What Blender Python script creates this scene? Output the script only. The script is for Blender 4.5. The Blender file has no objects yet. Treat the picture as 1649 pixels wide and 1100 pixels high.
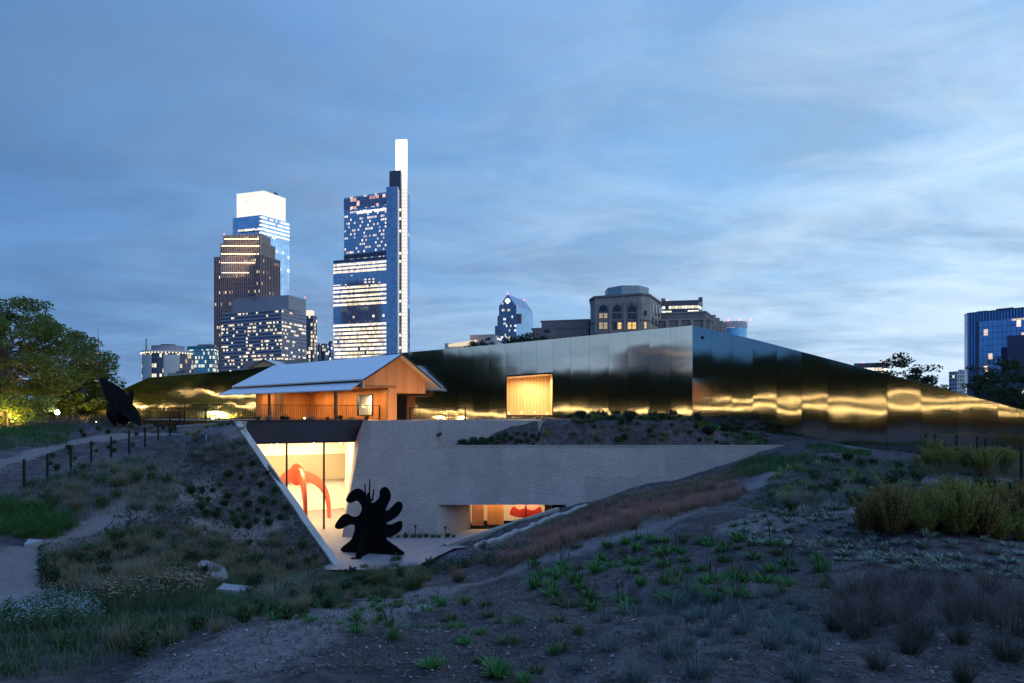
import bpy, math, random
import numpy as np
from mathutils import Vector, Matrix
R = math.radians
scene = bpy.context.scene
COL = scene.collection
rng = random.Random(7)

# ------------------------------------------------------------------ camera
cam_d = bpy.data.cameras.new("camera")
cam = bpy.data.objects.new("camera", cam_d); COL.objects.link(cam)
cam.location = (0, 0, 0); cam.rotation_euler = (R(90), 0, 0)
cam_d.sensor_width = 36; cam_d.lens = 36 * 1000 / 1649
cam_d.shift_y = 118 / 1649
cam_d.clip_start = 0.1; cam_d.clip_end = 6000
scene.camera = cam
scene.view_settings.view_transform = 'Standard'
scene.view_settings.look = 'None'
scene.view_settings.exposure = 0.0
scene.view_settings.gamma = 1.0
scene.cycles.max_bounces = 7
scene.cycles.diffuse_bounces = 3
scene.cycles.glossy_bounces = 4
scene.cycles.transmission_bounces = 6
scene.cycles.transparent_max_bounces = 8
scene.cycles.caustics_reflective = False
scene.cycles.caustics_refractive = False
scene.cycles.sample_clamp_indirect = 4.0
scene.cycles.blur_glossy = 0.5
scene.cycles.use_denoising = True

# ------------------------------------------------------------------ node helper
class NT:
    def __init__(s, tree): s.t = tree; s.t.nodes.clear()
    def n(s, typ, ins=None, **props):
        nd = s.t.nodes.new(typ)
        for k, v in props.items(): setattr(nd, k, v)
        for k, v in (ins or {}).items():
            sock = nd.inputs[k]
            if isinstance(v, bpy.types.NodeSocket): s.t.links.new(v, sock)
            elif isinstance(v, bpy.types.Node): s.t.links.new(v.outputs[0], sock)
            else:
                if sock.type == 'RGBA' and len(v) == 3: v = (*v, 1)
                sock.default_value = v
        return nd
    def math(s, op, a, b=0.0, c=None, clamp=False):
        i = {0: a, 1: b}
        if c is not None: i[2] = c
        nd = s.n('ShaderNodeMath', i, operation=op); nd.use_clamp = clamp
        return nd.outputs[0]
    def mix(s, f, a, b, blend='MIX'):
        nd = s.t.nodes.new('ShaderNodeMix'); nd.data_type = 'RGBA'; nd.blend_type = blend
        for idx, v in ((0, f), (6, a), (7, b)):
            sock = nd.inputs[idx]
            if isinstance(v, bpy.types.NodeSocket): s.t.links.new(v, sock)
            else:
                if idx and len(v) == 3: v = (*v, 1)
                sock.default_value = v
        return nd.outputs[2]
    def ramp(s, f, stops, interp='LINEAR'):
        nd = s.n('ShaderNodeValToRGB', {0: f}); cr = nd.color_ramp; cr.interpolation = interp
        while len(cr.elements) < len(stops): cr.elements.new(0.5)
        for e, (p, c) in zip(cr.elements, stops):
            e.position = p; e.color = (*c, 1) if len(c) == 3 else c
        return nd.outputs[0]
    def noise(s, scale, detail=3, rough=0.5, vec=None, dist=0.0, out=0, dims='3D'):
        nd = s.n('ShaderNodeTexNoise', {'Scale': scale, 'Detail': detail, 'Roughness': rough, 'Distortion': dist}, noise_dimensions=dims)
        if vec is not None: s.t.links.new(vec, nd.inputs['Vector'])
        return nd.outputs[out]

# ------------------------------------------------------------------ world: dusk sky with broken cloud
world = bpy.data.worlds.new("World"); scene.world = world; world.use_nodes = True
w = NT(world.node_tree)
SUN_EL, SUN_AZ = R(1.0), R(60)
tc = w.n('ShaderNodeTexCoord').outputs['Generated']
sep = w.n('ShaderNodeSeparateXYZ', {0: tc})
dx, dy, dz = sep.outputs[0], sep.outputs[1], sep.outputs[2]
zc = w.math('MAXIMUM', dz, 0.0)
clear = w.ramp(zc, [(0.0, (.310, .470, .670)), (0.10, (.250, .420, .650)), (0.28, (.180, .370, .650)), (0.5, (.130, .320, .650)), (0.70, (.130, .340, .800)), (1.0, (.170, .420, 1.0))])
nish = w.n('ShaderNodeTexSky', sky_type='NISHITA', sun_disc=False, sun_elevation=SUN_EL, sun_rotation=SUN_AZ)
nishc = w.mix(1.0, nish.outputs[0], (.12, .12, .12), 'MULTIPLY')
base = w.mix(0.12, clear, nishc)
den = w.math('ADD', zc, 0.13)
cv = w.n('ShaderNodeCombineXYZ', {0: w.math('DIVIDE', dx, den), 1: w.math('DIVIDE', dy, den), 2: 0.37})
rot = w.n('ShaderNodeMapping', {'Vector': cv, 'Rotation': (0, 0, R(18)), 'Scale': (1.0, 1.55, 1.0), 'Location': (3.1, 1.4, 0)})
n1 = w.noise(0.95, 9, 0.60, rot.outputs[0], 0.6)
n2 = w.noise(1.6, 9, 0.60, rot.outputs[0], 0.6)
n3 = w.noise(0.35, 3, 0.5, rot.outputs[0], 0.2)
# grey-blue bodies
grey = w.math('MULTIPLY', w.ramp(n1, [(0.38, (0, 0, 0)), (0.62, (1, 1, 1))]), w.ramp(zc, [(.45, (.85, .85, .85)), (.72, (.0, .0, .0))]))
c1 = w.mix(grey, base, (.160, .265, .430))
# pale lit streaks, more of them low and to the right
azw = w.math('MULTIPLY_ADD', dx, 0.55, 0.50, True)
low = w.ramp(zc, [(0.0, (1, 1, 1)), (0.30, (.55, .55, .55)), (0.6, (.2, .2, .2))])
pale = w.math('MULTIPLY', w.ramp(n2, [(0.40, (0, 0, 0)), (0.72, (1, 1, 1))]), w.math('MULTIPLY', azw, low))
c2 = w.mix(w.math('MULTIPLY', pale, 0.95, clamp=True), c1, (.50, .62, .76))
bank = w.math('MULTIPLY', w.ramp(n3, [(0.45, (0, 0, 0)), (0.62, (1, 1, 1))]), w.math('MULTIPLY', azw, 0.55))
c3 = w.mix(bank, c2, (.32, .455, .65))
# the left of the sky is a little deeper
side = w.math('MULTIPLY_ADD', dx, 0.80, 0.97)
c4 = w.mix(1.0, c3, w.n('ShaderNodeCombineColor', {0: side, 1: w.math('MULTIPLY_ADD', dx, 0.60, 0.98), 2: w.math('MULTIPLY_ADD', dx, 0.36, 0.98)}).outputs[0], 'MULTIPLY')
below = w.ramp(dz, [(0.0, (.02, .025, .035)), (0.003, (1, 1, 1))])
c5 = w.mix(1.0, c4, below, 'MULTIPLY')
SKY = 1.42
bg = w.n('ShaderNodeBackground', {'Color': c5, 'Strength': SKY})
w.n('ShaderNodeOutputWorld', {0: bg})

# the last daylight, a weak wide sun low over the right
sun_d = bpy.data.lights.new("sun", 'SUN'); sun_d.energy = 0.08; sun_d.angle = R(40); sun_d.color = (1.0, .9, .85)
sun = bpy.data.objects.new("sun", sun_d); COL.objects.link(sun)
sun.rotation_euler = (R(60), 0, R(40))

# ------------------------------------------------------------------ helpers
def P(px, py, Y): return Vector(((px - 824.5) / 1000 * Y, Y, (668 - py) / 1000 * Y))
def XY(px, Y): return ((px - 824.5) / 1000 * Y, Y)
def ZZ(py, Y): return (668 - py) / 1000 * Y
def lerp(a, b, t): return a + (b - a) * t

class MB:
    def __init__(s): s.v = []; s.f = []; s.uv = []; s.m = []; s.smooth = []
    def face(s, pts, uvs=None, m=0, smooth=False):
        i = len(s.v); s.v += [tuple(p) for p in pts]; s.f.append(tuple(range(i, i + len(pts))))
        s.uv.append(uvs or [(0, 0)] * len(pts)); s.m.append(m); s.smooth.append(smooth)
    def prism(s, poly, z0, z1, m=0, mtop=None, cap=True, z1s=None, z0s=None, u0=0.0):
        n = len(poly); u = u0
        t = z1s or [z1] * n; b = z0s or [z0] * n
        for i in range(n):
            j = (i + 1) % n; a, c = poly[i], poly[j]; L = math.hypot(c[0] - a[0], c[1] - a[1])
            s.face([(a[0], a[1], b[i]), (c[0], c[1], b[j]), (c[0], c[1], t[j]), (a[0], a[1], t[i])],
                   [(u, b[i]), (u + L, b[j]), (u + L, t[j]), (u, t[i])], m)
            u += L
        if cap:
            mt = m if mtop is None else mtop
            s.face([(p[0], p[1], t[i]) for i, p in enumerate(poly)], [(p[0] * 0 + .02, t[0]) for p in poly], mt)
            s.face([(p[0], p[1], b[i]) for i, p in reversed(list(enumerate(poly)))], None, mt)
    def box(s, c, size, rz=0.0, m=0, M=None):
        x, y, z = [k / 2 for k in size]
        q = [(-x, -y), (x, -y), (x, y), (-x, y)]
        ca, sa = math.cos(rz), math.sin(rz)
        poly = [(c[0] + a * ca - b * sa, c[1] + a * sa + b * ca) for a, b in q]
        s.prism(poly, c[2] - z, c[2] + z, m)
    def tube(s, pts, rad, seg=8, m=0, cap=True):
        pts = [Vector(p) for p in pts]; rad = rad if isinstance(rad, (list, tuple)) else [rad] * len(pts)
        rings = []; prev = None
        for i, p in enumerate(pts):
            d = (pts[min(i + 1, len(pts) - 1)] - pts[max(i - 1, 0)]).normalized()
            if prev is None:
                a = d.orthogonal().normalized()
            else:
                a = (prev - d * prev.dot(d))
                a = a.normalized() if a.length > 1e-6 else d.orthogonal().normalized()
            prev = a; b = d.cross(a)
            rings.append([p + (a * math.cos(k * 2 * math.pi / seg) + b * math.sin(k * 2 * math.pi / seg)) * rad[i] for k in range(seg)])
        base = len(s.v)
        for r in rings: s.v += [tuple(p) for p in r]
        for i in range(len(rings) - 1):
            for k in range(seg):
                k2 = (k + 1) % seg
                s.f.append((base + i * seg + k, base + i * seg + k2, base + (i + 1) * seg + k2, base + (i + 1) * seg + k))
                s.uv.append([(0, 0)] * 4); s.m.append(m); s.smooth.append(True)
        if cap:
            s.face(list(reversed(rings[0])), None, m); s.face(rings[-1], None, m)
    def ball(s, c, r, seg=14, rings=9, m=0, sz=1.0):
        base = len(s.v)
        for i in range(rings + 1):
            th = math.pi * i / rings
            for k in range(seg):
                ph = 2 * math.pi * k / seg
                s.v.append((c[0] + r * math.sin(th) * math.cos(ph), c[1] + r * math.sin(th) * math.sin(ph), c[2] + r * sz * math.cos(th)))
        for i in range(rings):
            for k in range(seg):
                k2 = (k + 1) % seg
                s.f.append((base + i * seg + k, base + (i + 1) * seg + k, base + (i + 1) * seg + k2, base + i * seg + k2))
                s.uv.append([(0, 0)] * 4); s.m.append(m); s.smooth.append(True)
    def plate(s, outline, origin, ax, ay, nrm, th, m=0):
        """extrude a 2-D outline (list of (a,b)) lying in the plane ax, ay by thickness th"""
        o, ax, ay, nr = Vector(origin), Vector(ax), Vector(ay), Vector(nrm).normalized() * th / 2
        f = [o + ax * a + ay * b + nr for a, b in outline]; k = [o + ax * a + ay * b - nr for a, b in outline]
        s.face(f, None, m); s.face(list(reversed(k)), None, m)
        n = len(f)
        for i in range(n):
            j = (i + 1) % n
            s.face([f[i], k[i], k[j], f[j]], None, m)
    def build(s, name, mat, parent=None, origin=None, link=True):
        o = Vector(origin) if origin is not None else (Vector(parent['_o']) if parent is not None else Vector((0, 0, 0)))
        me = bpy.data.meshes.new(name)
        me.from_pydata([(x - o.x, y - o.y, z - o.z) for x, y, z in s.v], [], s.f)
        ul = me.uv_layers.new(name='UVMap')
        flat = [c for fu in s.uv for u in fu for c in u]
        ul.data.foreach_set('uv', flat)
        me.polygons.foreach_set('material_index', s.m)
        me.polygons.foreach_set('use_smooth', s.smooth)
        for mm in (mat if isinstance(mat, (list, tuple)) else [mat]): me.materials.append(mm)
        me.update(); me.validate()
        ob = bpy.data.objects.new(name, me)
        if link: COL.objects.link(ob)
        ob['_o'] = tuple(o)
        if parent is not None: ob.parent = parent
        else: ob.location = o
        return ob

def tag(o, label=None, cat=None, group=None, kind=None):
    if label: o['label'] = label
    if cat: o['category'] = cat
    if group: o['group'] = group
    if kind: o['kind'] = kind
    return o
def thing(name, label, cat, loc=(0, 0, 0), group=None):
    o = bpy.data.objects.new(name, None); COL.objects.link(o); o.location = loc
    o.empty_display_size = 0.2; o['_o'] = tuple(loc)
    return tag(o, label, cat, group)
def copy_tree(o, loc=None, rz=None, scale=None, parent=None):
    c = o.copy(); COL.objects.link(c)
    if parent is not None: c.parent = parent
    if loc is not None: c.location = loc
    if rz is not None: c.rotation_euler = (0, 0, rz)
    if scale is not None: c.scale = scale if not isinstance(scale, (int, float)) else (scale,) * 3
    for ch in list(o.children): copy_tree(ch, parent=c)
    return c
ORD = ['first', 'second', 'third', 'fourth', 'fifth', 'sixth', 'seventh', 'eighth', 'ninth', 'tenth', 'eleventh', 'twelfth',
       'thirteenth', 'fourteenth', 'fifteenth', 'sixteenth', 'seventeenth', 'eighteenth', 'nineteenth', 'twentieth', 'twenty-first', 'twenty-second']

# ------------------------------------------------------------------ materials
def bsdf(nt, **k):
    b = nt.n('ShaderNodeBsdfPrincipled')
    for key, v in k.items():
        key = key.replace('_', ' ')
        s = b.inputs[key]
        if isinstance(v, bpy.types.NodeSocket): nt.t.links.new(v, s)
        else: s.default_value = (*v, 1) if s.type == 'RGBA' and len(v) == 3 else v
    return b
def newmat(name):
    m = bpy.data.materials.new(name); m.use_nodes = True
    return m, NT(m.node_tree)
def out(nt, sh, disp=None):
    o = nt.n('ShaderNodeOutputMaterial', {0: sh})
def mat_plain(name, col, rough=0.6, metal=0.0, var=0.15, scale=3.0, bump=0.0, bscale=30.0, spec=0.5, bdist=0.02):
    m, t = newmat(name)
    co = t.n('ShaderNodeTexCoord').outputs['Object']
    nz = t.noise(scale, 5, 0.6, co)
    lo = tuple(c * (1 - var) for c in col); hi = tuple(min(1, c * (1 + var)) for c in col)
    c = t.ramp(nz, [(0.3, lo), (0.7, hi)])
    b = bsdf(t, Base_Color=c, Roughness=rough, Metallic=metal, Specular_IOR_Level=spec)
    if bump:
        bn = t.n('ShaderNodeBump', {'Strength': bump, 'Distance': bdist, 'Height': t.noise(bscale, 6, 0.65, co)})
        t.t.links.new(bn.outputs[0], b.inputs['Normal'])
    out(t, b); return m
def mat_emit(name, col, strength, sample=True):
    m, t = newmat(name)
    e = t.n('ShaderNodeEmission', {'Color': col, 'Strength': strength}); out(t, e)
    if not sample: m.cycles.emission_sampling = 'NONE'
    return m
def mat_windows(name, glass=(.10, .16, .26), metal=0.75, rough=0.12, cell=2.5, fh=4.0, prob=0.3, cols=((1.0, .78, .48), (1.0, .93, .80)), strength=1.6,
                mull=0.08, spandrel=0.0, spcol=(.08, .09, .12), rowbias=0.5, blk=6.0, seed=0.0, hline=0.0, mcol=None, spmetal=0.3):
    """window grid: UV u runs round the facade in metres, v is height in metres; random panes are lit from inside"""
    m, t = newmat(name)
    uv = t.n('ShaderNodeSeparateXYZ', {0: t.n('ShaderNodeUVMap').outputs[0]})
    u = t.math('ADD', t.math('DIVIDE', uv.outputs[0], cell), 1000.0); v = t.math('ADD', t.math('DIVIDE', uv.outputs[1], fh), 1000.0)
    cu, cvv = t.math('FLOOR', u), t.math('FLOOR', v); fu, fv = t.math('FRACT', u), t.math('FRACT', v)
    def wn(a, b, c): return t.n('ShaderNodeTexWhiteNoise', {0: t.n('ShaderNodeCombineXYZ', {0: a, 1: b, 2: c}).outputs[0]}, noise_dimensions='3D').outputs[0]
    r1 = wn(cu, cvv, seed + .5); r2 = wn(t.math('FLOOR', t.math('DIVIDE', cu, blk)), cvv, seed + 3.5); r3 = wn(cu, cvv, seed + 7.5)
    rowr = wn(7.0, cvv, seed + 11.5)
    r2b = t.math('ADD', t.math('MULTIPLY', r2, 0.5), t.math('MULTIPLY', rowr, 0.5))
    mixr = t.math('ADD', t.math('MULTIPLY', r1, 1 - rowbias), t.math('MULTIPLY', r2b, rowbias))
    lit = t.math('LESS_THAN', mixr, prob)
    pane = t.math('GREATER_THAN', fu, mull)
    if spandrel: pane = t.math('MULTIPLY', pane, t.math('GREATER_THAN', fv, spandrel))
    lit = t.math('MULTIPLY', lit, pane)
    inner = t.noise(0.9, 3, 0.6, t.n('ShaderNodeUVMap').outputs[0])
    ecol = t.mix(r3, cols[0], cols[1])
    es = t.math('MULTIPLY', t.math('MULTIPLY_ADD', r3, 0.7, 0.45), t.math('MULTIPLY', t.math('MULTIPLY_ADD', inner, 1.0, 0.4), strength))
    gcol = t.mix(pane, mcol or spcol, t.mix(r1, tuple(c * .85 for c in glass), tuple(c * 1.15 for c in glass)))
    mt = t.math('MULTIPLY_ADD', pane, metal - spmetal, spmetal)
    rg = t.math('MULTIPLY_ADD', pane, rough - 0.5, 0.5)
    bmp = t.n('ShaderNodeBump', {'Strength': 0.05, 'Distance': 0.3, 'Height': r1})
    b = bsdf(t, Base_Color=gcol, Metallic=mt, Roughness=rg, Emission_Color=ecol, Emission_Strength=t.math('MULTIPLY', es, lit))
    t.t.links.new(bmp.outputs[0], b.inputs['Normal'])
    out(t, b); m.cycles.emission_sampling = 'NONE'
    return m
def mat_leaf(name, a, b, tip=None, rough=0.7, transl=0.25):
    """foliage: colour differs from blade to blade; optional paler seed-head / tip colour along the blade (UV v)"""
    m, t = newmat(name)
    g = t.n('ShaderNodeNewGeometry').outputs['Random Per Island']
    oi = t.n('ShaderNodeObjectInfo').outputs['Random']
    f = t.math('MULTIPLY_ADD', g, 0.75, t.math('MULTIPLY', oi, 0.25))
    c = t.mix(f, a, b)
    if tip:
        v = t.n('ShaderNodeSeparateXYZ', {0: t.n('ShaderNodeUVMap').outputs[0]}).outputs[1]
        c = t.mix(t.ramp(v, [(0.45, (0, 0, 0)), (0.85, (1, 1, 1))]), c, tip)
    d = t.n('ShaderNodeBsdfDiffuse', {'Color': c, 'Roughness': 0.3})
    tr = t.n('ShaderNodeBsdfTranslucent', {'Color': c})
    gl = t.n('ShaderNodeBsdfGlossy', {'Color': (.6, .6, .6), 'Roughness': 0.5})
    mx = t.n('ShaderNodeMixShader', {0: transl, 1: d.outputs[0], 2: tr.outputs[0]})
    mx2 = t.n('ShaderNodeMixShader', {0: 0.04, 1: mx.outputs[0], 2: gl.outputs[0]})
    out(t, mx2); return m
# ------------------------------------------------------------------ terrain
K2 = Vector((-16.30, 37.2, -.42)); K1 = Vector((-8.49, 30.7, -7.30))      # wing wall: top and foot
FLOOR = -7.36; PLAZA = -.36
ctl = []
def cp(px, py, Y): ctl.append(tuple(P(px, py, Y)))
def cx(x, y, z): ctl.append((x, y, z))
for x in (-12, -4, 4, 12): cx(x, 1.0, -2.65)
cx(0, -6, -2.8)
for a in [(100, 1090, 6.6), (824, 1100, 6.4), (1600, 1100, 6.3), (680, 985, 13), (300, 990, 12.5), (1000, 985, 11.5), (1400, 985, 10), (1640, 985, 9.8),
          (1300, 880, 16), (1500, 870, 16), (1640, 862, 16.4), (1620, 775, 25), (1480, 742, 30), (1470, 736, 37.2), (1000, 850, 22), (1200, 800, 27),
          (1245, 768, 31), (1250, 745, 36), (1400, 726, 36), (940, 812, 37.6), (1150, 760, 38.3), (1240, 721, 39.2), 
          (900, 880, 27), (770, 907, 28), (740, 940, 22), (650, 932, 25), (560, 930, 28), (500, 962, 20), (400, 942, 22), (330, 925, 22),
          (200, 900, 21), (50, 885, 19.5), (5, 965, 14), (100, 1005, 12), (130, 868, 23), (300, 830, 27), (300, 735, 36.5),
          (250, 765, 30), (340, 688, 38.4), (250, 690, 44), (205, 684, 42), (60, 712, 36), (5, 735, 33), (5, 690, 52),
          (1213, 697, 44), (1115, 681.5, 47.6), (1340, 715, 40.4), (1649, 768, 33.5), (120, 676, 60)]: cp(*a)
for f in (0.02, .15, .3, .45, .6, .75, .9, 1.0):
    q = K2.lerp(K1, f); cx(q.x - .45, q.y - .38, q.z - .12)
    cx(q.x - 3.2, q.y - 1.6, {.02: -1.3, .15: -2.2, .3: -3.1, .45: -3.8, .6: -4.6, .75: -5.3, .9: -6.0, 1.0: -6.6}[f])
POSTS = []
for (px, py), Y in zip([(38.8, 745.7), (76.5, 734), (114, 725), (147, 715), (179, 707), (208, 697), (233.6, 689), (254.7, 681), (273.7, 672), (289.5, 667)],
                       [27, 28.3, 30, 31.5, 33, 34.8, 36.5, 38.5, 40.3, 42]):
    p = P(px, py, Y); POSTS.append(p); cx(p.x, p.y, p.z - 1.28)
cx(-5.5, 32.4, -7.42); cx(-3.9, 34.5, -7.42)
for f in (0, .25, .5, .75, 1.0):
    cx(lerp(-3.5, 2.9, f), lerp(34.75, 37.15, f), lerp(-7.5, -5.80, f)); cx(lerp(-1.9, 4.6, f), lerp(32.9, 36.3, f), lerp(-7.18, -5.36, f))
for x, y, z in [(-60, -10, -3.2), (-60, 20, -3.3), (-60, 45, -3.1), (-60, 80, -2.9), (45, -10, -3.0), (46, 12, -3.1), (46, 30, -3.4), (46, 60, -3.6), (20, 80, -3.6), (-20, 80, -2.0),
                (31, 24, -3.0), (33, 16, -3.0), (-30, -10, -3.1), (25, -10, -2.9), (10, 60, -2.5), (-35, 52, -1.4), (-25, 10, -3.6), (-40, 30, -3.0), (-18, 6, -3.0), (22, 6, -2.8)]: cx(x, y, z)
C = np.array(ctl)
def _phi(r2): return 0.5 * r2 * np.log(r2 + 1e-9)
_n = len(C); _d2 = ((C[:, None, :2] - C[None, :, :2]) ** 2).sum(-1)
_A = np.zeros((_n + 3, _n + 3)); _A[:_n, :_n] = _phi(_d2) + np.eye(_n) * 0.12
_A[:_n, _n] = 1; _A[:_n, _n + 1:] = C[:, :2]; _A[_n, :_n] = 1; _A[_n + 1:, :_n] = C[:, :2].T
_w = np.linalg.solve(_A, np.r_[C[:, 2], 0, 0, 0])
_rs = np.random.RandomState(3)
_wv = [(_rs.uniform(-1, 1, 2) * k, _rs.uniform(0, 6.28), a) for k, a in [(1.2, .05), (1.7, .05), (2.4, .03), (3.1, .03), (4.5, .018), (6, .015), (7.5, .012)] for _ in range(2)]
def tz(x, y):
    x = np.atleast_1d(np.asarray(x, float)); y = np.atleast_1d(np.asarray(y, float))
    o = np.empty_like(x)
    for i in range(0, len(x), 20000):
        X, Y = x[i:i + 20000], y[i:i + 20000]
        r2 = (X[:, None] - C[None, :, 0]) ** 2 + (Y[:, None] - C[None, :, 1]) ** 2
        z = _phi(r2) @ _w[:_n] + _w[_n] + _w[_n + 1] * X + _w[_n + 2] * Y
        for k, ph, a in _wv: z = z + a * np.sin(k[0] * X + k[1] * Y + ph)
        e = np.clip(np.maximum(np.maximum(-X - 55, X - 42) / 10, np.maximum(-Y - 8, Y - 72) / 8), 0, 1)
        o[i:i + 20000] = z * (1 - e) + (-3.5) * e
    return o
def tz1(x, y): return float(tz(x, y)[0])
_Ys = np.r_[np.arange(3.5, 20, .1), np.arange(20, 60, .2)]
def ground_at(px, py):
    z = tz((px - 824.5) / 1000 * _Ys, _Ys); ray = (668 - py) / 1000 * _Ys
    k = np.nonzero(z >= ray)[0]
    Y = _Ys[k[0]] if len(k) else 55.0
    x = (px - 824.5) / 1000 * Y
    return Vector((x, Y, tz1(x, Y)))
# metal wall plan (used by the cut below and by the wall itself)
DA = Vector((.9995, .030)); KINK = Vector((13.95, 48.0)); DB = Vector((.70, -.714))
def onA(px):   # ground point of facet A seen at px
    u = (px - 824.5) / 1000; s = (u * KINK.y - KINK.x) / (DA.x - u * DA.y); return KINK + DA * s
def onB(px):
    u = (px - 824.5) / 1000; s = (u * KINK.y - KINK.x) / (DB.x - u * DB.y); return KINK + DB * s
LW0 = 2.5
HOLE = [(K1.x - .2, K1.y + .02), (-5.5, 32.5), (-3.8, 35.0), (LW0, 37.3), (LW0 + .3, 38.3), (10, 38.9), (16.0, 39.5), (16.4, 40.5), (15.6, 46.2), (14.2, 49),
        (-12.0, 56), (-24.5, 57), (-31, 55), (-28.5, 48.0), (-22.7, 42.2), (K2.x - .2, K2.y)]
def inside(x, y, poly):
    c = False; n = len(poly); j = n - 1
    for i in range(n):
        xi, yi = poly[i]; xj, yj = poly[j]
        if (yi > y) != (yj > y) and x < (xj - xi) * (y - yi) / (yj - yi) + xi: c = not c
        j = i
    return c
def snap(x, y, poly):
    best = None
    for i in range(len(poly)):
        a, b = Vector(poly[i]), Vector(poly[(i + 1) % len(poly)]); d = b - a
        t = max(0, min(1, (Vector((x, y)) - a).dot(d) / d.length_squared)); q = a + d * t
        L = (q - Vector((x, y))).length
        if best is None or L < best[0]: best = (L, q.x, q.y)
    return best[1:]

# paths and bare patches, traced on the ground as centre lines (pixel, half width in metres)
def pathline(pts): return [ground_at(*p) for p in pts]
PATHS = [(pathline([(560, 1000), (700, 950), (850, 908), (950, 872), (1060, 838), (1150, 806), (1215, 782), (1250, 765)]), 1.15),
         (pathline([(-40, 1010), (30, 930), (60, 885), (170, 838), (260, 808), (330, 790)]), .8),
         (pathline([(-20, 758), (60, 728), (130, 712), (215, 700), (300, 698), (380, 700)]), .55),
         (pathline([(1200, 850), (1330, 818), (1500, 832), (1649, 838)]), .9),
         (pathline([(1480, 772), (1560, 774), (1649, 779)]), .9),
         (pathline([(560, 1000), (430, 1040), (330, 1075)]), .9), (pathline([(330, 855), (430, 850)]), .8)]
def path_mask(x, y):
    m = np.zeros_like(x)
    for pts, hw in PATHS:
        for a, b in zip(pts[:-1], pts[1:]):
            dx_, dy_ = b.x - a.x, b.y - a.y; L2 = dx_ * dx_ + dy_ * dy_ + 1e-9
            t = np.clip(((x - a.x) * dx_ + (y - a.y) * dy_) / L2, 0, 1)
            d = np.hypot(x - a.x - t * dx_, y - a.y - t * dy_)
            m = np.maximum(m, np.clip(1.5 - d / hw, 0, 1))
    return m

def axis(lo, hi, flo, fhi, fine, coarse):
    return np.r_[np.arange(lo, flo, coarse), np.arange(flo, fhi, fine), np.arange(fhi, hi + coarse, coarse)]
gx = axis(-70, 56, -30, 30, .3, 1.5); gy = axis(-16, 84, 3.5, 50, .3, 1.5)
GX, GY = np.meshgrid(gx, gy); GZ = tz(GX.ravel(), GY.ravel()).reshape(GX.shape); PM = path_mask(GX.ravel(), GY.ravel())
nx, ny = len(gx), len(gy)
IN = np.zeros(GX.shape, bool)
for j in range(ny):
    for i in range(nx):
        if 29 < gy[j] < 58 and -32 < gx[i] < 17: IN[j, i] = inside(gx[i], gy[j], HOLE)
gv = np.stack([GX, GY, GZ], -1).reshape(-1, 3)
gf = []; need = set()
for j in range(ny - 1):
    for i in range(nx - 1):
        q = [(j, i), (j, i + 1), (j + 1, i + 1), (j + 1, i)]
        k = [IN[a] for a in q]
        if all(k): continue
        ids = [a * nx + b for a, b in q]; gf.append(ids)
        for idx, kk in zip(ids, k):
            if kk: need.add(idx)
for idx in need:
    x, y = snap(gv[idx, 0], gv[idx, 1], HOLE); gv[idx] = (x, y, tz1(x, y))
me = bpy.data.meshes.new('ground'); me.from_pydata(gv.tolist(), [], gf); me.validate()
at = me.attributes.new('trodden', 'FLOAT', 'POINT'); at.data.foreach_set('value', PM.astype(np.float32))
me.polygons.foreach_set('use_smooth', [True] * len(me.polygons))
bm_tmp = None
ground = bpy.data.objects.new('ground', me); COL.objects.link(ground); tag(ground, 'sloping bare brown soil of the planted garden', 'ground', kind='structure')

def mat_soil(name, dark, light, pathcol):
    m, t = newmat(name)
    co = t.n('ShaderNodeTexCoord').outputs['Object']
    big = t.noise(.45, 6, .62, co); mid = t.noise(3.2, 6, .65, co); fine = t.noise(38, 5, .7, co)
    vo = t.n('ShaderNodeTexVoronoi', {'Vector': co, 'Scale': 17.0, 'Randomness': 1.0})
    chips = t.ramp(vo.outputs['Distance'], [(0.08, (1, 1, 1)), (0.16, (0, 0, 0))])
    chipr = t.math('GREATER_THAN', t.n('ShaderNodeSeparateColor', {0: vo.outputs['Color']}).outputs[0], .72)
    s = t.mix(t.ramp(mid, [(.38, (0, 0, 0)), (.60, (1, 1, 1))]), dark, light)
    s = t.mix(t.math('MULTIPLY', t.ramp(big, [(.38, (0, 0, 0)), (.62, (1, 1, 1))]), .6), s, tuple(c * .55 for c in dark))
    s = t.mix(t.math('MULTIPLY', chips, t.math('MULTIPLY', chipr, .6)), s, tuple(min(1, c * 3.2) for c in light))
    tr = t.n('ShaderNodeAttribute', attribute_name='trodden').outputs['Fac']
    k = t.ramp(t.math('ADD', tr, t.math('MULTIPLY_ADD', mid, .9, -.45)), [(.35, (0, 0, 0)), (.85, (1, 1, 1))])
    pc = t.mix(t.ramp(mid, [(.3, (0, 0, 0)), (.7, (1, 1, 1))]), tuple(c * .75 for c in pathcol), pathcol)
    s = t.mix(k, s, pc)
    s = t.mix(t.math('MULTIPLY', t.ramp(fine, [(.4, (1, 1, 1)), (.6, (0, 0, 0))]), .45), s, tuple(c * .4 for c in dark))
    h = t.math('ADD', t.math('MULTIPLY', mid, 1.0), t.math('ADD', t.math('MULTIPLY', fine, .25), t.math('MULTIPLY', chips, .12)))
    bp = t.n('ShaderNodeBump', {'Strength': .9, 'Distance': .10, 'Height': h})
    b = bsdf(t, Base_Color=s, Roughness=.95, Specular_IOR_Level=.15); t.t.links.new(bp.outputs[0], b.inputs['Normal'])
    out(t, b); return m
M_soil = mat_soil('soil', (.070, .060, .064), (.190, .160, .158), (.285, .245, .245))
me.materials.append(M_soil)

far = MB(); far.face([(-2500, -2500, -3.62), (2500, -2500, -3.62), (2500, 3000, -3.62), (-2500, 3000, -3.62)])
M_city = mat_plain('city_ground', (.06, .065, .06), .9, var=.3, scale=.05)
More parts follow.
